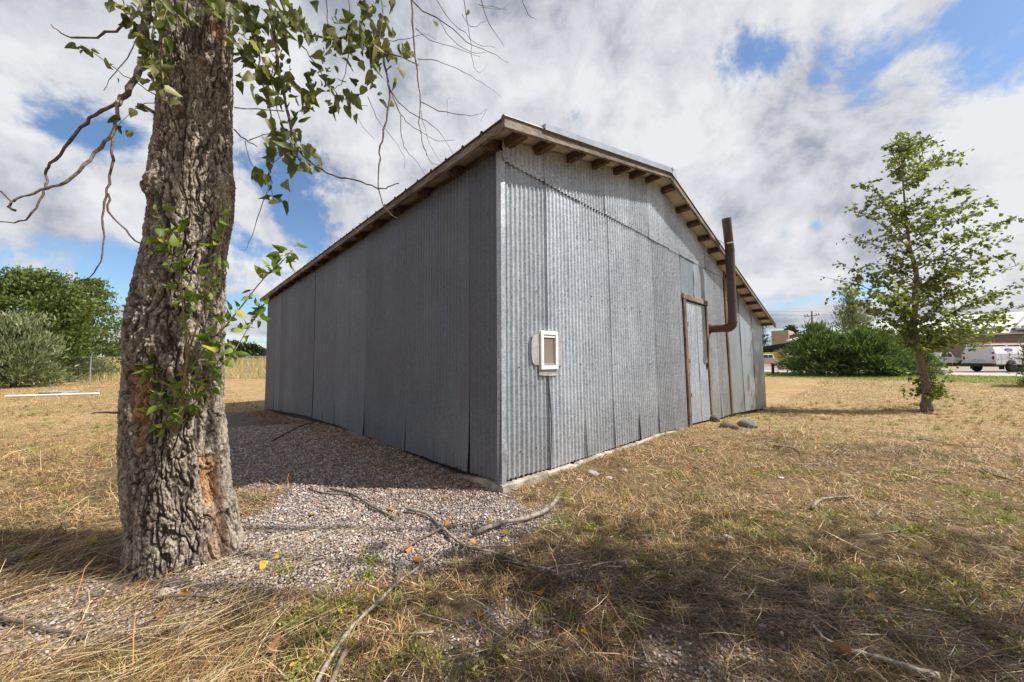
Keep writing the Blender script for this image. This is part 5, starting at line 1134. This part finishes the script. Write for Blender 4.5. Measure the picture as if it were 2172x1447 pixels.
# ------------------------------------------------------------------ litter: gravel, straw, grass, weeds
def inview(x, y, m=.08): return (np.abs(x/y) < 1.55+m)
def excl(x, y):                                               # keep out of shed and trunk
    dx = x-C0[0]; dy = y-C0[1]; t_ = dx*RV[0]+dy*RV[1]; s_2 = dx*LV[0]+dy*LV[1]
    return ~((t_ > -.02) & (s_2 > -.03)) & (np.hypot(x+2.15, y-2.275) > .30)
def colattr(me, cols):                                        # one colour per vertex
    a = me.color_attributes.new('tint', 'FLOAT_COLOR', 'POINT'); a.data.foreach_set('color', np.concatenate([cols, np.ones((len(cols), 1))], 1).astype(np.float32).ravel())
def tintmat(name, rough=.8, trans=0., spec=.3, nscale=0):
    m, t, b = newmat(name); a = N(t, 'ShaderNodeAttribute', attribute_name='tint'); col = a.outputs['Color']
    if nscale: col = MIX(t, SM(t, NO(t, OC(t), nscale, 3), .35, .65), MIX(t, 1., col, (.72, .70, .68), 'MULTIPLY'), col)
    t.links.new(col, b.inputs['Base Color']); b.inputs['Roughness'].default_value = rough; b.inputs['Specular IOR Level'].default_value = spec
    if trans:
        tr = N(t, 'ShaderNodeBsdfTranslucent'); t.links.new(col, tr.inputs[0]); mx = N(t, 'ShaderNodeMixShader', i_0=trans); t.links.new(b.outputs[0], mx.inputs[1]); t.links.new(tr.outputs[0], mx.inputs[2]); t.links.new(mx.outputs[0], t.nodes['Material Output'].inputs['Surface'])
    return m
def sample(n, rmin, rmax, pw=1., xr=1.6):
    # depth distribution pw: density falls with depth
    u = rng.random(n); y = (rmin**(2-pw)+(rmax**(2-pw)-rmin**(2-pw))*u)**(1/(2-pw)) if abs(pw-2) > 1e-3 else rmin*(rmax/rmin)**u
    x = (rng.random(n)*2-1)*xr*y; return x, y
# gravel
x, y = sample(300000, 1.15, 7.5, .9); m_ = gravelmask(x, y); keep = (rng.random(len(x)) < m_**1.3*np.interp(y, [1, 4.5, 7.5], [1, 1, .5])) & excl(x, y); x = x[keep]; y = y[keep]; n = len(x)
ico = bpy.data.meshes.new('t'); import bmesh; bm = bmesh.new(); bmesh.ops.create_icosphere(bm, subdivisions=1, radius=1); IV = np.array([v_.co[:] for v_ in bm.verts]); IF = np.array([[v_.index for v_ in f.verts] for f in bm.faces]); bm.free()
sz = np.exp(rng.normal(size=n)*.32)*.0052*np.interp(y, [1, 3, 7], [1, 1.15, 1.8]); a = rng.random(n)*2*PI
sh = IV[None]*(1+rng.normal(size=(n, len(IV), 1))*.13)*np.stack([sz*1.3, sz*.95, sz*.62], 1)[:, None]
tl = rng.normal(size=n)*.35; ca, sa = np.cos(a)[:, None], np.sin(a)[:, None]; ct, st = np.cos(tl)[:, None], np.sin(tl)[:, None]
sx = sh[:, :, 0]*ct-sh[:, :, 2]*st; szz = sh[:, :, 0]*st+sh[:, :, 2]*ct
Vg = np.stack([sx*ca-sh[:, :, 1]*sa+x[:, None], sx*sa+sh[:, :, 1]*ca+y[:, None], szz+(hz(x, y)+sz*.35+rng.random(n)*.004)[:, None]], 2).reshape(-1, 3)
Fg = (IF[None]+np.arange(n)[:, None, None]*len(IV)).reshape(-1, 3)
pal = np.array([(.48, .40, .35), (.44, .33, .28), (.36, .33, .33), (.58, .51, .45), (.46, .32, .27), (.28, .25, .25), (.66, .60, .54), (.40, .29, .23), (.33, .33, .35), (.24, .18, .15)])
cg_ = pal[rng.integers(0, len(pal), n)]*rng.uniform(.8, 1.15, (n, 1)); me = mesh('gravel', Vg, Fg, tintmat('gravel_stone', .8, nscale=120.)); colattr(me, np.repeat(cg_, len(IV), 0))
g = ob('gravel', me); tag(g, 'pinkish grey pea gravel spread beside the shed wall', 'gravel', kind='stuff')
# blades
def blades(x, y, L_, wd, az, el, cols, name, label, cat, mat, bend=.35, zoff=.0, seg=2, lift=None):
    n = len(x); z = hz(x, y)+zoff if np.isscalar(zoff) else hz(x, y)+zoff
    d = np.stack([np.cos(az)*np.cos(el), np.sin(az)*np.cos(el), np.sin(el)], 1); w = np.stack([-np.sin(az), np.cos(az), rng.normal(size=n)*.5], 1); w /= np.linalg.norm(w, axis=1)[:, None]
    P0 = np.stack([x, y, z], 1); dn = rng.normal(size=(n, 3))*bend; dn[:, 2] = -np.abs(dn[:, 2])*.5*np.sin(np.maximum(el, 0))
    P1 = P0+d*(L_*.5)[:, None]; P2 = P0+d*L_[:, None]+dn*(L_*.5)[:, None]
    P2[:, 2] = np.maximum(P2[:, 2], z-.004); hw = (wd/2)[:, None]
    V = np.stack([P0-w*hw, P0+w*hw, P1-w*hw*.85, P1+w*hw*.85, P2-w*hw*.3, P2+w*hw*.3], 1).reshape(-1, 3)
    F = (np.array([(0, 1, 3, 2), (2, 3, 5, 4)])[None]+np.arange(n)[:, None, None]*6).reshape(-1, 4)
    me = mesh(name, V, F, mat); colattr(me, np.repeat(cols, 6, 0)); o = ob(name, me); tag(o, label, cat, kind='stuff'); return o
M_straw = tintmat('straw', .5, .12, .45); M_grassb = tintmat('grass_blade', .6, .3, .3)
# lying straw, near
x, y = sample(420000, 1.1, 7.5, 1.2); gm = gravelmask(x, y); dm = darkmask(x, y); nn_ = n2(x, y, 3., 3, 201)
leftz = sst(-.6, -1.1, x+.15*y)*sst(2.7, 2.1, y)
keep = (rng.random(len(x)) < np.clip((1-gm)**1.5*.8+.02+.22*leftz, 0, 1)*np.clip(.62+nn_*1.7, .06, 1)*sst(7.5, 4.8, y)) & excl(x, y); x = x[keep]; y = y[keep]; gm = gm[keep]; dm = dm[keep]; leftz = leftz[keep]; n = len(x)
L_ = np.exp(rng.normal(size=n)*.6)*.040*(1+.9*leftz)*np.interp(y, [1, 6], [1, 1.5]); wd = np.exp(rng.normal(size=n)*.3)*.0020*np.interp(y, [1, 6], [1, 2.4]); flow = n2(x, y, .9, 2, 211)*2.6
az = np.where(leftz > .5, .45+rng.normal(size=n)*.85, flow+rng.normal(size=n)*1.1+np.where(rng.random(n) < .5, 0, PI)); el = np.abs(rng.normal(size=n))*.42
pal = np.array([(.66, .47, .23), (.56, .33, .13), (.38, .21, .09), (.80, .64, .38), (.20, .12, .065), (.46, .26, .12), (.08, .05, .032), (.54, .27, .10), (.36, .32, .11), (.13, .08, .05)])
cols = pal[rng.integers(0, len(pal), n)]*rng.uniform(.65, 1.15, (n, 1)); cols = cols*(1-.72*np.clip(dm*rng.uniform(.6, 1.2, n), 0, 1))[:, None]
npt = n2(x, y, 1.7, 4, 215); cols = cols*(1-.55*np.clip(npt*2, 0, 1))[:, None]
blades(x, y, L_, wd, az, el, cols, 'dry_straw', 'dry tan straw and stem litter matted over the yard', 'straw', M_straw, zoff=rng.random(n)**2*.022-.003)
# long straw stems
x, y = sample(9000, 1.1, 5.0, 1.2); gm = gravelmask(x, y); leftz = sst(-.5, -1.0, x+.15*y)*sst(3.2, 2.2, y); keep = (rng.random(len(x)) < np.clip(.12*(1-gm)+.55*leftz, 0, 1)) & excl(x, y); x = x[keep]; y = y[keep]; leftz = leftz[keep]; n = len(x)
az = np.where(leftz > .4, .42+rng.normal(size=n)*.42, rng.random(n)*2*PI)
L_ = rng.uniform(.12, .42, n)*(.6+.5*leftz)
blades(x, y, L_, rng.uniform(.0014, .0027, n), az, np.abs(rng.normal(size=n))*.09, np.array([(.68, .55, .31)])*rng.uniform(.65, 1.15, (n, 1)), 'long_straw', 'long pale straw stems combed past the trunk base', 'straw', M_straw, bend=.12, zoff=.01+rng.random(n)*.025)
# dark woody stems (lower right)
x, y = sample(100000, 1.1, 3.5, 1.2); dm = darkmask(x, y); keep = (rng.random(len(x)) < dm) & excl(x, y) & (x > -.7); x = x[keep]; y = y[keep]; n = len(x)
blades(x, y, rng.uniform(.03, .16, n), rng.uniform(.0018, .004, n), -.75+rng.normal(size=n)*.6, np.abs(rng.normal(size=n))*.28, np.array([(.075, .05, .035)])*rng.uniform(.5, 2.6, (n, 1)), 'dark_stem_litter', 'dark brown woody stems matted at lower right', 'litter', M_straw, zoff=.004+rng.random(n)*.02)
# stubble, mid and far
x, y = sample(260000, 2.6, 30, 1.45); gm = gravelmask(x, y); gn = greenmask(x, y); keep = (rng.random(len(x)) < (1-gm)*(1-gn)) & excl(x, y); x = x[keep]; y = y[keep]; n = len(x)
n_g = n2(x, y, .8, 4, 221); n_h = n2(x, y, .25, 3, 231); fr = np.clip((n_g-.0)*3.5, 0, 1)*.6; n_b = n2(x, y, 1.6, 4, 223)
pal = np.array([(.66, .46, .21), (.56, .35, .14), (.42, .25, .10), (.74, .56, .29), (.26, .155, .07), (.34, .29, .10)]); pg = np.array([(.20, .22, .06), (.28, .27, .08), (.15, .19, .05)])
isg = rng.random(n) < fr; cols = np.where(isg[:, None], pg[rng.integers(0, 3, n)], pal[rng.integers(0, 5, n)])*rng.uniform(.6, 1.25, (n, 1))*(1+.3*n_h-.75*np.clip(n_b-.05, 0, .6))[:, None]
kk = rng.random(n) < 1-1.2*np.clip(n_b-.1, 0, .6); x, y, cols = x[kk], y[kk], cols[kk]*(1-.35*np.clip(n2(x[kk], y[kk]*2.2, .7, 4, 227)*2.2, 0, 1))[:, None]; n = len(x)
sc = np.interp(y, [2.6, 6, 12, 30], [1, 1.4, 2.4, 4.6]); cols = cols*(1-.55*(rng.random(n) < .25))[:, None]; L_ = rng.uniform(.015, .05, n)*sc
blades(x, y, L_, rng.uniform(.0016, .003, n)*sc*1.25, rng.random(n)*2*PI, rng.uniform(.05, .9, n), cols, 'dry_grass', 'short sun-dried yellow grass over the whole yard', 'grass', M_straw)
# green weeds: patches
pc = [(1365, 1190, .3), (1400, 1230, .22), (1480, 1060, .22), (1540, 1120, .25), (1200, 1060, .2), (1180, 1110, .25), (1250, 1130, .25), (1600, 1110, .3), (1640, 1140, .3), (1740, 1230, .35), (1800, 1215, .35), (1860, 1240, .3), (1690, 1000, .3), (1480, 960, .3), (1930, 1130, .4), (2120, 1110, .4), (2000, 1300, .3), (2060, 1250, .3), (640, 1310, .12), (620, 1330, .12), (780, 1230, .14), (730, 1290, .16), (790, 1195, .1), (600, 1222, .08), (630, 1385, .14), (720, 1300, .2), (1060, 1400, .14), (1000, 1430, .12), (690, 1350, .14), (880, 1390, .1), (2150, 1390, .25), (1760, 1100, .35), (1900, 1010, .5), (2050, 1050, .45), (1600, 1010, .35), (1430, 1010, .2), (700, 1420, .12), (630, 1440, .12), (1870, 1330, .2), (1950, 1240, .3)]
X_, Y_, W_l = [], [], []
for (px, py, r) in pc:
    p = grd(px, py); m2 = int(100+640*r)
    ang = rng.random(m2)*2*PI; q = np.abs(rng.normal(size=m2))*r*.75; X_.append(p[0]+q*np.cos(ang)); Y_.append(p[1]+q*np.sin(ang)*.7)
x = np.concatenate(X_); y = np.concatenate(Y_); keep = excl(x, y); x = x[keep]; y = y[keep]; n = len(x)
P = np.stack([x, y, hz(x, y)+rng.uniform(.004, .03, n)], 1); d = rng.normal(size=(n, 3)); d[:, 2] = np.abs(d[:, 2])*.5+.1
V, F = leaves(P, rng.uniform(.008, .018, n)*np.interp(y, [1, 4, 8], [1, 1.3, 2]), d, 0., shape=QUAD, faces=QF, wid=.9)
me = mesh('low_weeds', V, F, leafmat('weed_leaf', (.14, .17, .04), (.33, .35, .09), (.55, .47, .12), .3)); o = ob('low_weeds', me); tag(o, 'low green broadleaf weeds in patches among the straw', 'weeds', kind='stuff')
# green grass blades in tufts near plus verge
x, y = sample(42000, 1.3, 12, 1.5); g_ = n2(x, y, 1.7, 3, 251)+.25*n2(x, y, 6, 2, 255); keep = (rng.random(len(x)) < np.clip((g_-.12)*2.4, 0, .9)*(1-gravelmask(x, y))*sst(-2, .4, x)) & excl(x, y); x = x[keep]; y = y[keep]; n = len(x)
blades(x, y, rng.uniform(.015, .05, n)*np.interp(y, [1, 12], [1, 2]), rng.uniform(.0018, .0034, n)*np.interp(y, [1, 12], [1, 3.]), rng.random(n)*2*PI, rng.uniform(.3, 1.2, n), np.array([(.21, .25, .06)])*rng.uniform(.6, 1.35, (n, 1))*np.array([1, 1, 1]), 'green_grass', 'sparse green grass blades growing through the straw', 'grass', M_grassb)
a = rng.uniform(30.7, 37.4, 50000); b_ = rng.uniform(-32, 22, 50000); x = RV[0]*a+LV[0]*b_; y = RV[1]*a+LV[1]*b_; keep = (y > 4) & (x/y < 1.6); x = x[keep]; y = y[keep]; n = len(x)
blades(x, y, rng.uniform(.05, .13, n), rng.uniform(.012, .022, n), rng.random(n)*2*PI, rng.uniform(.4, 1.4, n), np.array([(.26, .28, .06)])*rng.uniform(.6, 1.4, (n, 1)), 'verge_grass', 'bright green mown grass along the road', 'grass', M_grassb)
# weeds on the bank and tall stalks
x = rng.uniform(-62, 2, 60000); y = rng.uniform(31, 46, 60000)+.12*(x+30); n = len(x); nn_ = n2(x, y, .35, 3, 271)
cols = np.where((rng.random(n) < .35+.5*nn_)[:, None], np.array([(.30, .29, .09)]), np.array([(.56, .43, .20)]))*rng.uniform(.65, 1.25, (n, 1))
blades(x, y, rng.uniform(.3, .9, n), rng.uniform(.012, .03, n), rng.random(n)*2*PI, rng.uniform(.9, 1.5, n), cols, 'tall_weeds', 'tall yellow weeds covering the bank behind the fence', 'weeds', M_straw, bend=.2)
# rooted tufts: many blades fanning from one spot
nt = 2200; tx, ty = sample(nt, 1.4, 13, .9, 1.5); tn_ = n2(tx, ty, .9, 3, 301); kk = (gravelmask(tx, ty) < .35) & excl(tx, ty) & (rng.random(nt) < np.clip(.55+tn_*1.5, .08, 1)); tx, ty, tn_ = tx[kk], ty[kk], tn_[kk]; nb = 34
hue = rng.random(len(tx)); base_c = np.where((hue < .5)[:, None], np.array([(.30, .31, .08)]), np.where((hue < .8)[:, None], np.array([(.58, .42, .18)]), np.array([(.36, .23, .10)])))
x = np.repeat(tx, nb)+rng.normal(size=len(tx)*nb)*.022; y = np.repeat(ty, nb)+rng.normal(size=len(tx)*nb)*.022; n = len(x); kk = excl(x, y); hs = np.repeat(rng.uniform(.03, .085, len(tx))*np.interp(ty, [1, 13], [1, 1.6]), nb)
blades(x[kk], y[kk], (hs*rng.uniform(.5, 1.3, n))[kk], (rng.uniform(.0018, .0034, n)*np.interp(y, [1, 13], [1, 3.2]))[kk], (rng.random(n)*2*PI)[kk], rng.uniform(.25, 1.4, n)[kk], (np.repeat(base_c, nb, 0)*rng.uniform(.55, 1.35, (n, 1)))[kk], 'grass_tufts', 'rooted tan and olive grass tufts dotted over the yard', 'grass', M_grassb, bend=.3)
# leaf litter along the shaded wall
x = rng.uniform(0, 11.5, 9000)**1; o__ = np.abs(rng.normal(size=9000))*.38+.05; q = C0[None]+LV[None]*x[:, None]-RV[None]*o__[:, None]; x, y = q[:, 0], q[:, 1]; n = len(x)
blades(x, y, rng.uniform(.03, .12, n), rng.uniform(.004, .012, n), rng.random(n)*2*PI, rng.uniform(0, .5, n), np.array([(.26, .15, .08)])*rng.uniform(.4, 1.6, (n, 1)), 'leaf_litter', 'brown leaf and twig litter along the foot of the long wall', 'litter', M_straw)
for o in bpy.data.objects:
    if '_b' in o: del o['_b']
